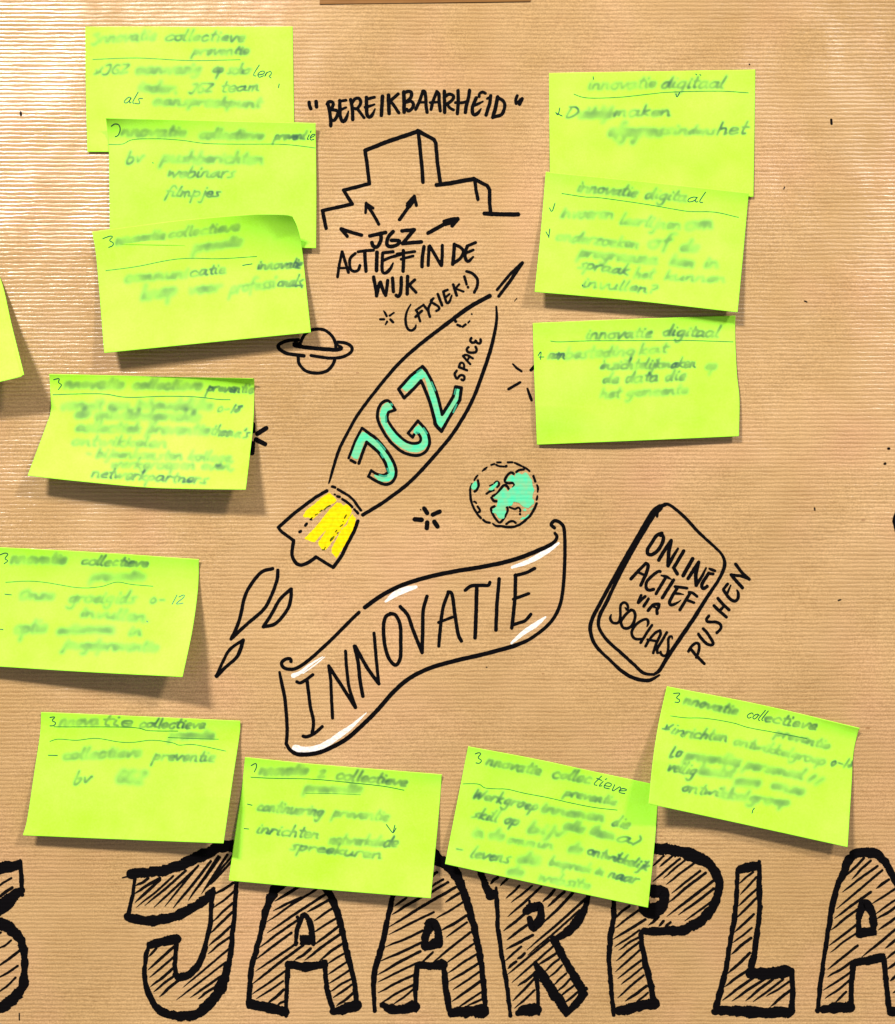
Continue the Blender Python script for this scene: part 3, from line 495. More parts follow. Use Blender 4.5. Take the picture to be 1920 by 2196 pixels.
# ------------------------------------------------------------------ single-stroke handwriting
G = {'a': (1.1, '0.8,0.9 0.4,1 0.05,0.6 0.1,0.1 0.4,0 0.75,0.5 0.8,1 0.8,0.3 0.95,0 1.1,0.1'), 'b': (.95, '0.1,2 0.1,0 0.5,0 0.8,0.4 0.6,0.9 0.2,0.8'),
 'c': (.95, '0.8,0.8 0.5,1 0.1,0.6 0.2,0.1 0.6,0 0.9,0.2'), 'd': (1.05, '0.75,0.9 0.35,1 0.05,0.5 0.2,0 0.6,0.2 0.8,2 0.8,0.2 1,0'),
 'e': (.85, '0.1,0.4 0.7,0.6 0.6,1 0.2,0.9 0.05,0.4 0.3,0 0.8,0.15'), 'f': (.7, '0.8,1.9 0.5,2 0.35,1.5 0.3,-0.6|0.05,1 0.7,1'),
 'g': (1.0, '0.8,0.9 0.4,1 0.05,0.5 0.3,0.05 0.75,0.4 0.8,1 0.75,-0.7 0.4,-1 0.1,-0.7'), 'h': (.95, '0.1,2 0.1,0|0.1,0.6 0.45,1 0.7,0.8 0.7,0 0.9,0.1'),
 'i': (.5, '0.15,1 0.15,0.1 0.4,0.1|0.2,1.45 0.24,1.6'), 'j': (.5, '0.3,1 0.3,-0.8 0,-0.9|0.32,1.5 0.36,1.6'), 'k': (.9, '0.1,2 0.1,0|0.7,1 0.15,0.5 0.8,0'), 'l': (.5, '0.15,2 0.1,0.2 0.4,0.05'),
 'm': (1.3, '0.05,1 0.1,0 0.15,0.7 0.4,1 0.5,0.7 0.5,0 0.55,0.7 0.8,1 0.95,0.7 0.95,0.1 1.2,0.05'), 'n': (1.0, '0.05,1 0.1,0 0.15,0.7 0.5,1 0.7,0.7 0.7,0.1 0.95,0.05'),
 'o': (.95, '0.5,1 0.1,0.8 0.05,0.3 0.4,0 0.75,0.3 0.7,0.8 0.45,1 0.9,0.9'), 'p': (.95, '0.1,1 0.1,-1|0.1,0.7 0.5,1 0.8,0.6 0.5,0.05 0.1,0.2'), 'r': (.75, '0.05,1 0.1,0|0.1,0.6 0.35,1 0.7,0.95'),
 's': (.8, '0.7,1 0.3,0.9 0.25,0.65 0.6,0.35 0.5,0.05 0.05,0.05'), 't': (.65, '0.3,1.8 0.25,0.2 0.55,0.05|0,1.1 0.65,1.15'), 'u': (1.0, '0.05,1 0.1,0.2 0.4,0 0.7,0.5 0.75,1 0.75,0.1 1,0.05'),
 'v': (.9, '0.05,1 0.35,0 0.75,1 0.9,0.9'), 'w': (1.3, '0.05,1 0.25,0 0.55,0.8 0.75,0 1.15,1 1.3,.9'), 'z': (.85, '0.1,1 0.75,1 0.1,0 0.8,0.05'), 'x': (.8, '0,1 .7,0|.7,1 0,0'), 'q': (.9, '.8,1 .3,.9 .1,.4 .5,.1 .8,.9 .8,-1'),
 'y': (.9, '.05,1 .3,.2 .7,.5|.75,1 .5,-.8 .1,-.9'), '3': (1.1, '0.0,1.45 0.7,1.75 0.5,1.1 0.95,0.7 0.5,-0.2 0.15,-0.1'), 'J': (1.0, '0.1,1.7 0.8,1.8 0.7,0.3 0.3,-0.1 0,0.2'),
 'G': (1.1, '0.9,1.6 0.4,1.7 0.1,0.8 0.4,0 0.9,0.2 0.9,0.8 0.6,0.8'), 'Z': (1.1, '0.1,1.6 0.9,1.6 0.1,0 1,0.05'), 'I': (.4, '.2,1.7 .15,0'), 'D': (1.1, '.2,1.7 .1,0 .7,.2 1,1 .6,1.6 .1,1.7'), 'O': (1.1, '.6,1.7 .1,1 .2,.1 .7,.1 1,.9 .6,1.7'),
 'W': (1.5, '.05,1.7 .3,0 .7,1.2 .9,0 1.4,1.7'), 'L': (.9, '.2,1.7 .05,.1 .7,.05'), '0': (.8, '.4,1 .1,.6 .3,0 .65,.4 .4,1'), '1': (.5, '.3,1.6 .15,0'), '2': (.9, '.1,1.3 .5,1.6 .7,1.1 .1,0 .85,.05'), '8': (.9, '.6,1.5 .2,1.2 .6,.5 .3,0 .1,.4 .7,1.2 .6,1.5'),
 '-': (.8, '.1,.6 .65,.6'), '.': (.4, '.15,0 .2,.05'), ',': (.4, '.2,.15 .05,-.35'), '?': (.9, '.1,1.4 .5,1.7 .75,1.2 .35,.6|.3,.1 .32,.15'), ')': (.5, '.1,1.8 .4,.9 .05,-.2'), '*': (.9, '.1,1.1 .35,.2 .75,1.4|0,.3 .7,.5'), "'": (.4, '.2,1.8 .1,1.3'), ' ': (.7, '')}
def write(text, x0, y0, x1, y1, xh):
    wid = sum(G[c][0] * 1.08 for c in text) or 1; L = math.hypot(x1 - x0, y1 - y0); sx = L / wid
    ux, uy = (x1 - x0) / L, (y1 - y0) / L; out = []; cx = 0.0
    for c in text:
        gw, g = G[c]
        for st in g.split('|'):
            if not st: continue
            P = []
            for t in st.split():
                a, b = map(float, t.split(','))
                b *= xh * 1.0; a2 = (cx + a) * sx + b * 0.46 + rng.uniform(-1.1, 1.1); b += rng.uniform(-1.4, 1.4)
                P.append((x0 + ux * a2 + uy * b, y0 + uy * a2 - ux * b, 2.0))
            out.append(catmull(P))
        cx += gw * 1.08
    return out
def blur(img, s):
    if s < 0.4: return img
    r = int(3 * s) + 1; k = np.exp(-0.5 * (np.arange(-r, r + 1) / s) ** 2); k /= k.sum()
    img = np.apply_along_axis(lambda v: np.convolve(v, k, 'same'), 0, img)
    return np.apply_along_axis(lambda v: np.convolve(v, k, 'same'), 1, img)
def splat(img, ox, oy, strokes, wd):
    for s in strokes:
        P = resample(s, 0.5); h, w_ = img.shape
        for dx in (-0.5, 0, 0.5):
            for dy in (-0.5, 0, 0.5):
                xi = np.clip(np.round(P[:, 0] - ox + dx * wd).astype(int), 0, w_ - 1); yi = np.clip(np.round(P[:, 1] - oy + dy * wd).astype(int), 0, h - 1)
                img[yi, xi] = 1.0

# ------------------------------------------------------------------ sticky notes
def note(i, label, top, right, bottom, left, shape, lines, texts, crisp=(), group=None):
    """boundary polylines in photo pixels (TL>TR, TR>BR, BL>BR, TL>BL);
    shape(u,v) = mm in front of the brown paper"""
    def cv(P, n):
        P = np.array([(a, b, 1) for a, b in P], float)
        Q = catmull(P) if len(P) > 2 else P
        d = np.concatenate([[0], np.cumsum(np.hypot(np.diff(Q[:, 0]), np.diff(Q[:, 1])))]); t = np.linspace(0, d[-1], n)
        return np.stack([np.interp(t, d, Q[:, 0]), np.interp(t, d, Q[:, 1])], 1)
    nu = int(np.hypot(top[-1][0] - top[0][0], top[-1][1] - top[0][1]) / 2.0) + 1; nv = int(np.hypot(left[-1][0] - left[0][0], left[-1][1] - left[0][1]) / 2.0) + 1
    T, Bm, Lf, Rt = cv(top, nu), cv(bottom, nu), cv(left, nv), cv(right, nv)
    u = np.linspace(0, 1, nu)[None, :, None]; v = np.linspace(0, 1, nv)[:, None, None]
    P = (1 - v) * T[None] + v * Bm[None] + (1 - u) * Lf[:, None] + u * Rt[:, None] - ((1 - u) * (1 - v) * T[0] + u * (1 - v) * T[-1] + (1 - u) * v * Bm[0] + u * v * Bm[-1])
    U, Vv = np.meshgrid(u[0, :, 0], v[:, 0, 0]); h = shape(U, Vv) / 1000.0
    X = (P[..., 0] - 960) / S; Z = (1098 - P[..., 1]) / S
    X0, Z0 = X.copy(), Z.copy(); h = h + np.maximum(H(X, Z), 0) * 0 + H(X, Z) + 0.0003
    f = (D - h) / D; X = X0 * f; Z = Z0 * f; Y = -h
    # pen density
    ox, oy = P[..., 0].min() - 25, P[..., 1].min() - 25; w_ = int(P[..., 0].max() - ox + 50); hh = int(P[..., 1].max() - oy + 50)
    tot = np.zeros((hh, w_)); sharp = []; faint = []
    for (tx, x0, y0, x1, y1, xh, sg) in texts:
        st = write(tx, x0, y0, x1, y1, xh)
        if sg < 1.1: sharp += st; continue
        im = np.zeros_like(tot); splat(im, ox, oy, st, 2.0 if sg < 3 else 3.2); sg2 = sg * 0.82
        im = blur(im, sg2); im = (0.62 if sg > 2.5 else 0.76) * (1 - np.exp(-im * (3.0 if sg < 2 else 2.5)))
        yy, xx = np.mgrid[0:hh, 0:w_]; p1, p2 = rng.uniform(0, 6), rng.uniform(0, 6)      # the pen presses unevenly
        im *= np.clip(0.92 + 0.15 * np.sin(xx / 9.0 + yy / 31.0 + p1) + 0.12 * np.sin(xx / 23.0 - yy / 6.0 + p2), 0.3, 1.15)
        tot = 1 - (1 - tot) * (1 - im)
    for ln in lines:
        pts, wd = ln; faint.append(catmull([(a, b, wd) for a, b in pts]))
    for ln in crisp: sharp.append(catmull([(a, b, 1.7) for a, b in ln]))
    xi = np.clip(P[..., 0] - ox, 0, w_ - 2); yi = np.clip(P[..., 1] - oy, 0, hh - 2); a = xi.astype(int); b = yi.astype(int); fx = xi - a; fy = yi - b
    pen = tot[b, a] * (1 - fx) * (1 - fy) + tot[b, a + 1] * fx * (1 - fy) + tot[b + 1, a] * (1 - fx) * fy + tot[b + 1, a + 1] * fx * fy
    n, m = X.shape; th = 0.00013
    V = np.concatenate([np.stack([X, Y, Z], -1).reshape(-1, 3), np.stack([X, Y + th, Z], -1).reshape(-1, 3)])
    idx = np.arange(n * m).reshape(n, m)
    q = np.stack([idx[:-1, :-1], idx[1:, :-1], idx[1:, 1:], idx[:-1, 1:]], -1).reshape(-1, 4)
    ring = np.concatenate([idx[0, :], idx[1:, -1], idx[-1, -2::-1], idx[-2:0:-1, 0]]); r2 = np.roll(ring, -1)
    F = np.concatenate([q, q[:, ::-1] + n * m, np.stack([ring, r2, r2 + n * m, ring + n * m], -1)])
    o = mesh_obj('sticky_note', V.tolist(), F.tolist(), [note_mat(i)])
    sm = np.ones(len(F), bool); sm[2 * len(q):] = False; o.data.polygons.foreach_set('use_smooth', sm)
    at = o.data.attributes.new('pen', 'FLOAT', 'POINT'); at.data.foreach_set('value', np.concatenate([pen.reshape(-1), np.zeros(n * m)]).astype(np.float32))
    tag(o, label, 'sticky note', 'lime sticky notes stuck on the brown paper')
    # crisp pen strokes lie on the curved sheet
    gx, gy, gh = P[..., 0], P[..., 1], h
    gux, guy = np.gradient(gx, axis=1), np.gradient(gy, axis=1); gvx, gvy = np.gradient(gx, axis=0), np.gradient(gy, axis=0); hu, hv = np.gradient(gh, axis=1), np.gradient(gh, axis=0)
    def place(px, py, k):
        res = []
        for x, y in zip(px, py):
            j = int(np.argmin((gx - x) ** 2 + (gy - y) ** 2)); ii, jj = divmod(j, m)
            dx, dy = x - gx[ii, jj], y - gy[ii, jj]; det = gux[ii, jj] * gvy[ii, jj] - gvx[ii, jj] * guy[ii, jj]
            du = (dx * gvy[ii, jj] - dy * gvx[ii, jj]) / det; dv = (-dx * guy[ii, jj] + dy * gux[ii, jj]) / det
            du = max(-1, min(1, du)); dv = max(-1, min(1, dv))
            hh_ = gh[ii, jj] + hu[ii, jj] * du + hv[ii, jj] * dv + 0.00007 + (k % 20) * 1.5e-6
            xx, yy = gx[ii, jj] + gux[ii, jj] * du + gvx[ii, jj] * dv, gy[ii, jj] + guy[ii, jj] * du + gvy[ii, jj] * dv
            f_ = (D - hh_) / D; res.append(((xx - 960) / S * f_, -hh_, (1098 - yy) / S * f_))
        a_ = np.array(res); return a_[:, 0], a_[:, 1], a_[:, 2]
    for nm, group_, mt in (('underline', faint, M_PENL), ('handwriting', sharp, M_PEN)):
        if not group_: continue
        V2, F2 = [], []
        for k, s in enumerate(group_):
            if nm == 'handwriting': s = s.copy(); s[:, 2] = 2.2
            ribbon(V2, F2, s, place, 0.05, 2.6, k)
        tag(mesh_obj(nm, V2, F2, [mt], o), kind='stuff' if nm == 'handwriting' else None)
    return o
def crop(x0, y0, s): return lambda *p: [(x0 + a / s, y0 + b / s) for a, b in p]
def T(c, tx, ax, ay, bx, by, xh, sg):
    (x0, y0), (x1, y1) = c((ax, ay), (bx, by)); return (tx, x0, y0, x1, y1, xh, sg)
def shp(base=0.0, bl=4.0, br=4.0, tl=0.0, tr=0.0, tw=0.2, pw=1.7, start=0.16, right=0.0, left=0.0, ex=None):
    def f(u, v):
        t = np.clip((v - start) / (1 - start), 0, 1) ** pw
        h = base + (bl * (1 - u) + br * u) * t
        h = h + (tl * (1 - u) ** 2 + tr * u ** 2) * np.clip(1 - v / tw, 0, 1) ** 2
        h = h + right * np.clip((u - .6) / .4, 0, 1) ** 2 * np.clip(v * 1.6, 0, 1) + left * np.clip((.4 - u) / .4, 0, 1) ** 2 * np.clip(v * 1.6, 0, 1)
        if ex is not None: h = h + ex(u, v)
        return h
    return f
c1 = crop(160, 40, 3.3185)
note(1, 'flat lime note, topmost of the three overlapping notes at upper left', [(183.5, 57.5), (627.7, 57.2)], [(627.7, 57.2), (631, 263), (634, 327)], [(187.7, 325.7), (634, 328)], [(183.5, 57.5), (184.5, 190), (187.7, 325.7)],
 shp(0.0, 1.0, 0.5, pw=1.2, start=0.1), [(c1((130, 290), (450, 280), (820, 298), (1180, 292)), 1.6)],
 [T(c1, '3nnovatie', 115, 175, 575, 150, 12, 2.8), T(c1, 'collectieve', 640, 155, 1210, 165, 12, 2.2), T(c1, 'preventie', 840, 255, 1240, 255, 10, 2.4), T(c1, '*JGZ', 140, 405, 385, 385, 11, 2.0), T(c1, 'aanwezig', 435, 390, 900, 385, 11, 3.2),
  T(c1, 'op sch', 980, 385, 1190, 395, 12, 2.4), T(c1, 'o', 1190, 395, 1250, 400, 12, 2), T(c1, 'len', 1265, 410, 1405, 420, 12, 1), T(c1, 'ieder.', 445, 515, 735, 530, 12, 3.6), T(c1, 'JGZ', 815, 530, 985, 515, 10, 2.4), T(c1, 'team', 1040, 520, 1325, 510, 11, 1.4),
  T(c1, 'als', 350, 600, 470, 605, 12, 1), T(c1, 'aanspreekpunt', 555, 610, 1325, 630, 10, 3.0)], [c1((1457, 465), (1452, 490))])
note(2, 'lime note with dark curled top edge, middle of the three overlapping left notes', [(227, 252.5), (677, 264)], [(677, 264), (678.5, 400), (678, 532.5)], [(236, 524), (678, 532.5)], [(227, 252.5), (231, 285), (233.5, 310), (235, 400), (236, 524)],
 shp(1.6, 1.0, 1.4, tl=6.5, tr=2.2, tw=0.20, pw=1.3), [(c1((243, 895), (340, 892), (420, 860), (600, 855), (760, 865), (940, 888), (1200, 893), (1450, 893), (1600, 905), (1712, 920)), 1.6)],
 [T(c1, 'nnovatie', 330, 835, 790, 840, 12, 3), T(c1, 'collectieve', 880, 850, 1340, 860, 11, 3.2), T(c1, 'prevent', 1420, 860, 1640, 860, 10, 1.6), T(c1, 'ie', 1650, 860, 1705, 860, 11, 1), T(c1, 'bv', 365, 1030, 490, 1020, 13, 2.4), T(c1, 'pushberichten', 620, 1020, 1345, 1030, 12, 3.2),
  T(c1, 'webinars', 655, 1125, 1140, 1130, 12, 2), T(crop(160, 400, 3.2), 'filmpjes', 615, 70, 1000, 72, 12, 1.6)], [c1((262, 765), (285, 750), (315, 755), (325, 790), (310, 830), (290, 840)), c1((556, 1025), (561, 1027))])
c3 = crop(160, 400, 3.2)
note(3, 'tilted lime note with curled dark upper right corner, bottom of three overlapping left notes', [(198, 497), (300, 483), (379, 473), (480, 464), (550.6, 459), (610, 460), (627, 463.4)], [(627, 463.4), (638, 487.5), (647, 525), (657, 619), (667, 713)], [(224, 757), (667, 713)], [(198, 497), (208, 562), (224, 757)],
 shp(1.5, 10, 7, tw=0.2, pw=1.5, ex=lambda u, v: 15 * np.clip((u - 0.25) / 0.75, 0, 1) ** 2 * np.clip(1 - v / 0.42, 0, 1) ** 1.8 + 1.6 * np.clip(1 - v / 0.45, 0, 1)), [(c3((215, 577), (420, 550), (650, 505), (800, 492), (1000, 495), (1250, 480)), 1.6)],
 [T(c3, 'nnovatie', 280, 400, 620, 360, 11, 3), T(c3, 'collectieve', 640, 355, 1130, 300, 11, 2.6), T(c3, 'preventie', 815, 450, 1150, 400, 11, 4), T(c3, 'communi', 340, 655, 780, 620, 11, 3.4), T(c3, 'catie', 790, 618, 1040, 592, 11, 1.7), T(c3, '-', 1140, 560, 1240, 545, 10, 1), T(c3, 'innov', 1250, 570, 1450, 560, 11, 1.8), T(c3, 'atie', 1450, 560, 1555, 560, 11, 1.3), T(c3, 'knap', 460, 780, 700, 740, 15, 4.5), T(c3, 'voor', 780, 740, 1010, 715, 12, 3.8), T(c3, 'professi', 1065, 735, 1380, 690, 13, 2.8), T(c3, 'onals,', 1390, 690, 1575, 680, 12, 1.3)],
 [c3((195, 357), (245, 340), (262, 345), (240, 370), (265, 385), (262, 405), (235, 418))])
c4 = crop(0, 760, 2.9867)
note(4, 'lime note with flared lower left corner and seven crowded lines of writing', [(106, 802), (542.4, 812)], [(542.4, 812), (545.8, 820), (543, 910.7), (535, 985), (527.3, 1050.3)], [(59.6, 1020), (150.7, 1030.5), (301, 1044.6), (401.8, 1048.6), (527.3, 1050.3)], [(106, 802), (108.8, 847), (108.8, 884), (100.4, 910.7), (77, 974), (59.6, 1020)],
 shp(0.0, 13, 17, tw=0.14, tl=3.0, tr=5.5, pw=1.4), [(c4((340, 258), (560, 252), (680, 255), (820, 275), (1060, 268), (1250, 272), (1400, 288), (1475, 290)), 2.0)],
 [T(c4, 'nnovatie', 410, 215, 790, 215, 11, 3.6), T(c4, 'collectieve', 845, 220, 1290, 225, 11, 3.2), T(c4, 'preventie', 1325, 235, 1620, 248, 10, 1.2), T(c4, 'vanuit een inhoudelijke', 385, 350, 1360, 350, 11, 4.2), T(c4, '0-18', 1385, 368, 1545, 375, 11, 1.3), T(c4, 'de ontwikkelgerichte', 480, 405, 1280, 425, 11, 3.8),
  T(c4, 'collectiek preventie', 480, 490, 1340, 512, 11, 3.4), T(c4, "thema's", 1345, 512, 1590, 535, 11, 1.5), T(c4, 'ontwikkelen', 455, 580, 1070, 595, 11, 2.8), T(c4, '- bijeenkomsten kollege,', 540, 655, 1500, 685, 10, 2.8), T(c4, 'werkgroepen even,', 705, 725, 1500, 738, 10, 2.6), T(c4, 'netwerkpartners', 585, 785, 1325, 830, 11, 1.7)],
 [c4((345, 162), (380, 155), (375, 180), (395, 195), (375, 225))])
c5 = crop(0, 1140, 3.2)
note(5, 'lime note cut by the left picture border, writing 0-12 and lifted right edge', [(-18, 1173), (0, 1173.7), (200, 1184), (427, 1199.4)], [(427, 1199.4), (424.4, 1265), (412.5, 1352.5), (391.6, 1452)], [(-44, 1427), (0, 1429.7), (180, 1441), (391.6, 1452)], [(-18, 1173), (-28, 1300), (-44, 1427)],
 shp(0.0, 9, 19, tw=0.12, tl=2.5, tr=2.0, pw=1.4, right=4), [(c5((40, 348), (190, 340), (320, 350), (540, 385), (690, 378), (800, 347), (900, 362), (1050, 375)), 1.6)],
 [T(c5, 'nnovatie', 70, 215, 450, 220, 12, 3), T(c5, 'collectieve', 555, 225, 1015, 245, 11, 1.8), T(c5, 'preventie', 625, 330, 990, 330, 10, 4.5), T(c5, '-', 15, 450, 90, 450, 10, 1), T(c5, 'Onze', 130, 465, 370, 465, 12, 3.6), T(c5, 'groeigids', 465, 485, 930, 490, 13, 2.8), T(c5, '0-', 1020, 495, 1140, 485, 11, 2.0), T(c5, '12', 1170, 500, 1265, 495, 12, 1),
  T(c5, 'invullen.', 545, 580, 1030, 620, 11, 3.4), T(c5, 'optie', 95, 700, 315, 690, 15, 3.6), T(c5, 'actieve', 390, 700, 640, 690, 9, 4.6), T(c5, 'mee', 650, 690, 780, 690, 9, 5), T(c5, 'in', 880, 712, 975, 708, 10, 3), T(c5, 'jeugdpreventie', 430, 800, 1080, 820, 11, 3.6)],
 [c5((0, 160), (35, 147), (55, 155), (35, 185), (55, 200), (30, 220)), c5((0, 670), (22, 672)), c5((1008, 614), (1014, 620))])
c6 = crop(20, 1500, 3.3185)
note(6, 'lime note with two wavy underlines, left of the note over the J', [(88.7, 1527), (250, 1534), (515.4, 1545.8)], [(515.4, 1545.8), (514, 1575), (498, 1680), (479.5, 1808.9)], [(49.5, 1791.4), (250, 1800), (479.5, 1808.9)], [(88.7, 1527), (86.3, 1575), (74, 1656.7), (59, 1756), (49.5, 1791.4)],
 shp(0.0, 8, 11, tw=0.12, tl=1.5, tr=1.8, pw=1.3, right=7), [(c6((320, 195), (850, 198), (1000, 222), (1200, 225)), 1.8), (c6((1130, 270), (1300, 278), (1490, 283)), 1.4), (c6((290, 298), (350, 282), (480, 290), (620, 277), (780, 302), (880, 305), (1020, 290), (1160, 308), (1210, 325), (1320, 322), (1540, 367)), 1.7)],
 [T(c6, 'nnova', 355, 188, 640, 182, 12, 2.6), T(c6, 'tie', 655, 180, 880, 195, 12, 1.4), T(c6, 'collectieve', 920, 200, 1390, 208, 11, 1.4), T(c6, 'preventie', 1140, 280, 1455, 278, 10, 3.2), T(c6, '-', 260, 415, 355, 415, 10, 1), T(c6, 'collectieve', 375, 428, 940, 405, 12, 3.0), T(c6, 'preventie', 1020, 430, 1460, 445, 12, 2.1), T(c6, 'bv', 455, 598, 580, 595, 14, 1.9), T(c6, 'GGZ', 750, 590, 960, 590, 14, 5)],
 [c6((290, 128), (325, 125), (305, 150), (330, 165), (320, 185), (290, 188))])
c7 = crop(460, 1580, 3.3185)
note(7, 'lime note over the hatched J and first A, small arrow in its writing', [(525.7, 1623.7), (622.7, 1633.6), (690, 1640), (948, 1660.8)], [(948, 1660.8), (940, 1760), (924, 1926.5)], [(491, 1888.3), (700, 1908), (924, 1926.5)], [(525.7, 1623.7), (518.8, 1691.5), (503, 1800), (491, 1888.3)],
 shp(0.0, 7, 11, tw=0.12, tl=1.8, tr=1.6, pw=1.4), [(c7((260, 288), (400, 295), (700, 302), (1000, 330), (1200, 352), (1350, 380)), 1.9), (c7((650, 402), (850, 405), (1040, 413)), 1.0)],
 [T(c7, 'nnovatie', 320, 270, 660, 268, 12, 3), T(c7, '2', 725, 290, 790, 285, 9, 2.6), T(c7, 'collectieve', 860, 300, 1365, 352, 12, 2.2), T(c7, 'preventie', 640, 390, 1050, 395, 10, 3.8), T(c7, '-', 215, 498, 275, 505, 9, 1), T(c7, 'continuering', 295, 525, 770, 565, 12, 2.4), T(c7, 'preventie', 840, 565, 1240, 598, 11, 2.6), T(c7, '-', 195, 672, 250, 672, 9, 1),
  T(c7, 'inrichten', 295, 685, 745, 728, 12, 1.6), T(c7, 'netwerkde', 810, 762, 1200, 780, 12, 2.6), T(c7, 'de', 1200, 780, 1300, 785, 12, 1.6), T(c7, 'spreekuren', 530, 800, 1190, 870, 11, 2.2)],
 [c7((262, 205), (295, 190), (300, 215), (285, 250)), c7((1225, 625), (1250, 660), (1272, 683), (1293, 650)), c7((1272, 683), (1285, 630))])
c8 = crop(920, 1560, 3.3185)
note(8, 'tilted lime note over the hatched R, right corner tucked under another note', [(1004.4, 1600.7), (1150, 1628), (1284.6, 1657), (1413.7, 1684)], [(1413.7, 1684), (1405, 1800), (1390, 1946.6)], [(954.7, 1852.9), (1170, 1900), (1390, 1946.6)], [(1004.4, 1600.7), (980, 1725), (954.7, 1852.9)],
 shp(0.0, 8, 9, tw=0.12, tl=1.6, tr=0.0, pw=1.4), [(c8((243, 402), (300, 400), (360, 405), (400, 430), (480, 437), (560, 440), (680, 468), (850, 500), (1000, 535), (1180, 570), (1340, 588)), 1.8)],
 [T(c8, 'nnovatie', 400, 265, 790, 340, 12, 2.4), T(c8, 'collec', 870, 355, 1150, 400, 12, 2.4), T(c8, 'tieve', 1160, 400, 1395, 478, 12, 1.0), T(c8, 'preventie', 960, 485, 1330, 555, 10, 2.4), T(c8, 'Werkgroep', 305, 500, 770, 595, 12, 2.1), T(c8, 'innemen', 790, 600, 1250, 668, 11, 3.4), T(c8, 'die', 1295, 695, 1420, 722, 12, 2), T(c8, 'skill op', 300, 640, 640, 700, 12, 2.1), T(c8, 'bijv', 700, 745, 960, 780, 12, 4),
  T(c8, 'alle them', 950, 715, 1320, 800, 11, 3.2), T(c8, 'a)', 1330, 805, 1500, 840, 12, 1.9), T(c8, 'in de', 300, 770, 530, 800, 11, 3.6), T(c8, 'ommun', 550, 820, 880, 870, 10, 2.8), T(c8, 'de', 990, 880, 1080, 900, 11, 3.6), T(c8, 'ontwikkelijk', 1120, 900, 1555, 1020, 11, 1.9), T(c8, '-', 180, 880, 245, 888, 9, 1.2), T(c8, 'levens', 290, 925, 570, 965, 13, 2), T(c8, 'de', 620, 960, 790, 970, 12, 4.6),
  T(c8, 'bespreek in', 850, 975, 1240, 1055, 10, 2.7), T(c8, 'naar', 1270, 1065, 1480, 1115, 12, 1.7), T(c8, 'de', 550, 1040, 660, 1065, 11, 4), T(c8, 'website', 770, 1085, 1140, 1155, 11, 2.6)],
 [c8((330, 188), (355, 180), (370, 188), (350, 215), (375, 235), (360, 255), (335, 252))])
c9 = crop(1340, 1440, 3.2)
note(9, 'tilted lime note below the phone drawing, writing 0-18 at its right edge', [(1430.6, 1471.9), (1640, 1513), (1844.7, 1561.3)], [(1844.7, 1561.3), (1840, 1572.8), (1830.6, 1615), (1826, 1690), (1818, 1816.9)], [(1391, 1723.8), (1600, 1769), (1818, 1816.9)], [(1430.6, 1471.9), (1413.4, 1549.4), (1401, 1627.5), (1391, 1723.8)],
 shp(0.3, 11, 10, tw=0.12, tl=1.2, tr=3.5, pw=1.4, left=7), [(c9((315, 305), (420, 318), (560, 322), (740, 352), (850, 385), (1040, 420), (1250, 460)), 1.7)],
 [T(c9, 'nnovatie', 395, 220, 770, 300, 12, 2.5), T(c9, 'coll', 830, 315, 950, 340, 12, 1.0), T(c9, 'ectieve', 950, 340, 1310, 405, 12, 1.4), T(c9, 'preventie', 1030, 440, 1400, 535, 10, 2.4), T(c9, '*in', 250, 400, 400, 450, 13, 1.2), T(c9, 'richten', 400, 450, 700, 480, 12, 2.2), T(c9, 'ontwikkelgroep', 740, 500, 1370, 645, 11, 2.6), T(c9, '0-18', 1405, 645, 1570, 668, 12, 1.4),
  T(c9, 'Lo', 305, 590, 385, 590, 14, 1.8), T(c9, 'preventies', 410, 600, 790, 650, 12, 3.6), T(c9, 'personeel', 820, 660, 1220, 740, 12, 3.4), T(c9, '11', 1240, 750, 1350, 790, 11, 4), T(c9, 'veilig', 285, 680, 480, 712, 13, 2), T(c9, 'laatst', 500, 700, 740, 730, 11, 4), T(c9, 'vooro', 750, 775, 920, 790, 11, 4.8), T(c9, 'onze', 1000, 800, 1225, 850, 11, 4), T(c9, 'ontwi', 385, 820, 640, 860, 12, 2.0), T(c9, 'kkelgroep', 640, 860, 1130, 925, 11, 3.4)],
 [c9((335, 150), (380, 150), (355, 180), (378, 195), (370, 212), (345, 210)), c9((890, 938), (880, 950), (874, 972))])
ca = crop(1120, 120, 3.3185)
note(10, 'flat lime note at upper right with its lower edge under a second note', [(1178, 156.8), (1620, 149.5)], [(1620, 149.5), (1618, 290), (1616, 422.4)], [(1181, 418), (1616, 422.4)], [(1178, 156.8), (1180, 418)],
 shp(0.0, 0.6, 1.2, pw=1.2), [(ca((370, 272), (430, 293), (520, 300), (700, 293), (900, 272), (1060, 257), (1400, 250), (1610, 262)), 1.8)],
 [T(ca, 'innovatie', 460, 242, 950, 225, 13, 2.6), T(ca, 'digitaal', 985, 228, 1440, 228, 13, 2.3), T(ca, 'D', 305, 435, 400, 432, 12, 1.5), T(ca, 'uidelijk', 400, 440, 640, 440, 12, 3.4), T(ca, 'maken', 650, 430, 1060, 425, 12, 2.5), T(ca, 'afgegrens', 610, 570, 1000, 570, 15, 4.2), T(ca, 'sin', 1010, 555, 1180, 558, 11, 3), T(ca, 'dens', 1180, 555, 1370, 560, 10, 2.6), T(ca, 'het', 1380, 558, 1600, 555, 14, 1.7)],
 [ca((240, 402), (255, 420), (268, 370)), ca((240, 405), (285, 427)), ca((506, 148), (508, 165)), ca((1095, 270), (1102, 293), (1120, 262)), ca((1236, 128), (1243, 134)), ca((1265, 132), (1272, 137))])
cb = crop(1120, 360, 3.3185)
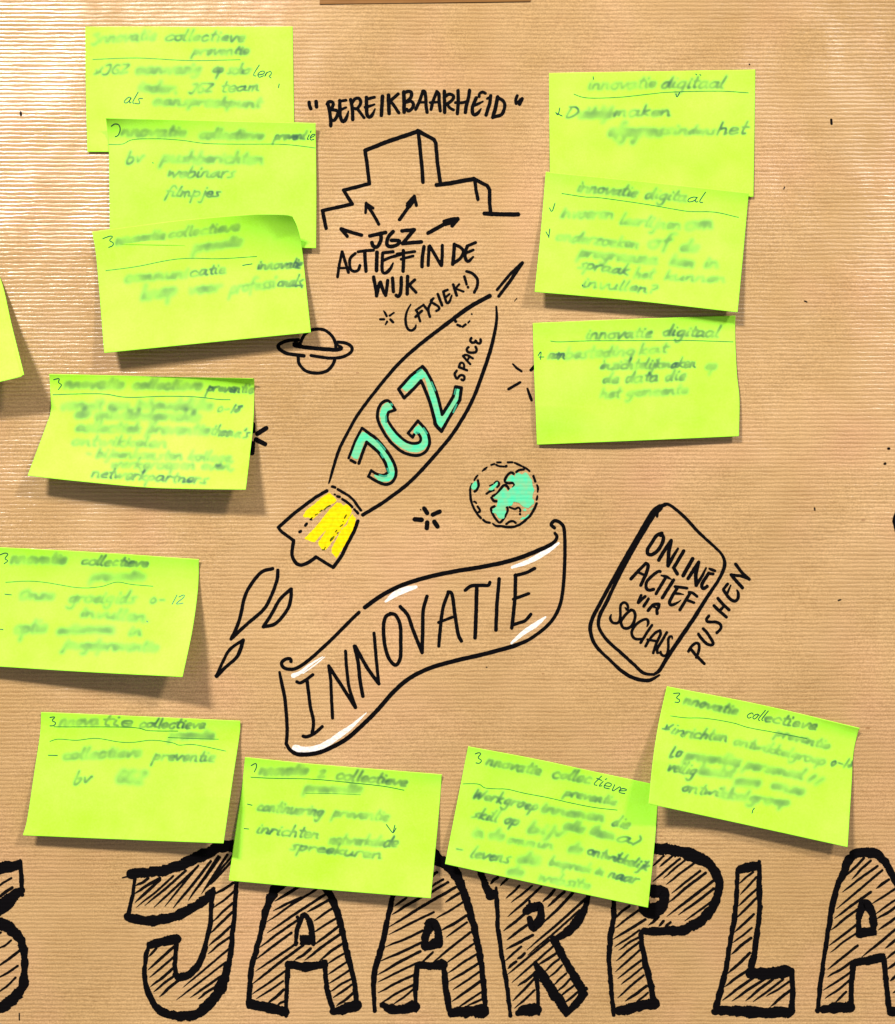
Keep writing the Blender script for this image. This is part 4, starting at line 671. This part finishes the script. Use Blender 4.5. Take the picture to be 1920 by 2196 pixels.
note(11, 'lime note with two starred lines and a question mark, middle of the right column', [(1171, 368.4), (1390, 390), (1606, 413.6)], [(1606, 413.6), (1594, 545), (1582, 669.8)], [(1147, 626), (1360, 645), (1582, 669.8)], [(1171, 368.4), (1160, 500), (1147, 626)],
 shp(1.3, 8, 7, tw=0.12, tl=0.9, tr=1.6, pw=1.5), [(cb((283, 182), (450, 207), (530, 210), (720, 235), (900, 262), (1060, 290), (1190, 310), (1370, 315), (1540, 352)), 1.8)],
 [T(cb, 'innovatie', 385, 168, 815, 210, 13, 2.4), T(cb, 'digita', 870, 215, 1170, 240, 12, 2.3), T(cb, 'al', 1170, 240, 1290, 250, 12, 1.0), T(cb, 'Invoeren', 265, 355, 650, 360, 12, 2.8), T(cb, 'leerlijnen', 690, 400, 1130, 442, 12, 2.8), T(cb, 'om', 1160, 440, 1370, 425, 14, 4), T(cb, 'onderzoeken', 235, 515, 830, 575, 12, 2.7), T(cb, 'of', 890, 570, 1060, 560, 14, 3.4), T(cb, 'de', 1120, 590, 1250, 595, 12, 3.8), T(cb, 'programma', 400, 630, 960, 685, 12, 3.0), T(cb, 'kan', 1050, 690, 1220, 705, 12, 4), T(cb, 'in', 1290, 705, 1400, 710, 11, 3.4),
  T(cb, 'spraak', 395, 710, 760, 765, 12, 2.2), T(cb, 'het', 790, 785, 930, 790, 12, 2.8), T(cb, 'kunnen', 1010, 795, 1450, 815, 10, 2.7), T(cb, 'invullen?', 425, 845, 960, 895, 11, 2.1)],
 [cb((195, 285), (212, 310), (234, 252)), cb((170, 455), (190, 490)), cb((197, 435), (190, 495)), cb((427, 833), (430, 840))])
cc = crop(1060, 640, 2.9867)
note(12, 'lime note standing alone below the overlapping right pair, beside a star burst', [(1143, 692.9), (1361, 684), (1577.3, 676.8)], [(1577.3, 676.8), (1577, 723.7), (1580.6, 800.7), (1586, 857.6), (1584.7, 935.6)], [(1152, 953.7), (1370, 945), (1584.7, 935.6)], [(1143, 692.9), (1147, 820), (1152, 953.7)],
 shp(0.0, 5.5, 4.0, tw=0.14, tl=0.6, tr=3.0, pw=1.2, start=.1, ex=lambda u, v: -3.6 * np.clip(1 - np.hypot((u) / 0.42, (1 - v) / 0.32), 0, 1) ** 1.2), [(cc((362, 273), (420, 278), (600, 272), (1000, 270), (1200, 268), (1530, 278)), 1.8)],
 [T(cc, 'innovatie', 580, 262, 1010, 248, 12, 2.2), T(cc, 'digitaal', 1075, 238, 1440, 248, 12, 1.9), T(cc, 'aan', 340, 388, 450, 385, 12, 1.2), T(cc, 'besteding', 450, 385, 900, 365, 12, 2.9), T(cc, 'kat', 925, 358, 1110, 345, 11, 2.6), T(cc, 'inzichtelijkm', 675, 455, 1130, 445, 11, 2.3), T(cc, 'aken', 1130, 445, 1290, 438, 11, 1.3), T(cc, 'op', 1350, 455, 1425, 455, 11, 2.8), T(cc, 'de data die', 690, 545, 1225, 522, 12, 2.2), T(cc, 'het gemeente', 675, 640, 1240, 608, 11, 2.8)],
 [cc((282, 365), (300, 340), (297, 390)), cc((288, 375), (318, 375))])
note(0, 'blank corner of a lime note poking in at the left picture border', [(-420, 640), (-38, 550)], [(-38, 550), (0, 595), (26, 700), (52, 803.6)], [(-390, 905), (0, 819), (52, 803.6)], [(-420, 640), (-405, 770), (-390, 905)],
 shp(0.0, 9, 22, tw=0.12, tl=0.6, tr=0.8, pw=1.3), [], [('in', -60, 700, -30, 690, 10, 2)])
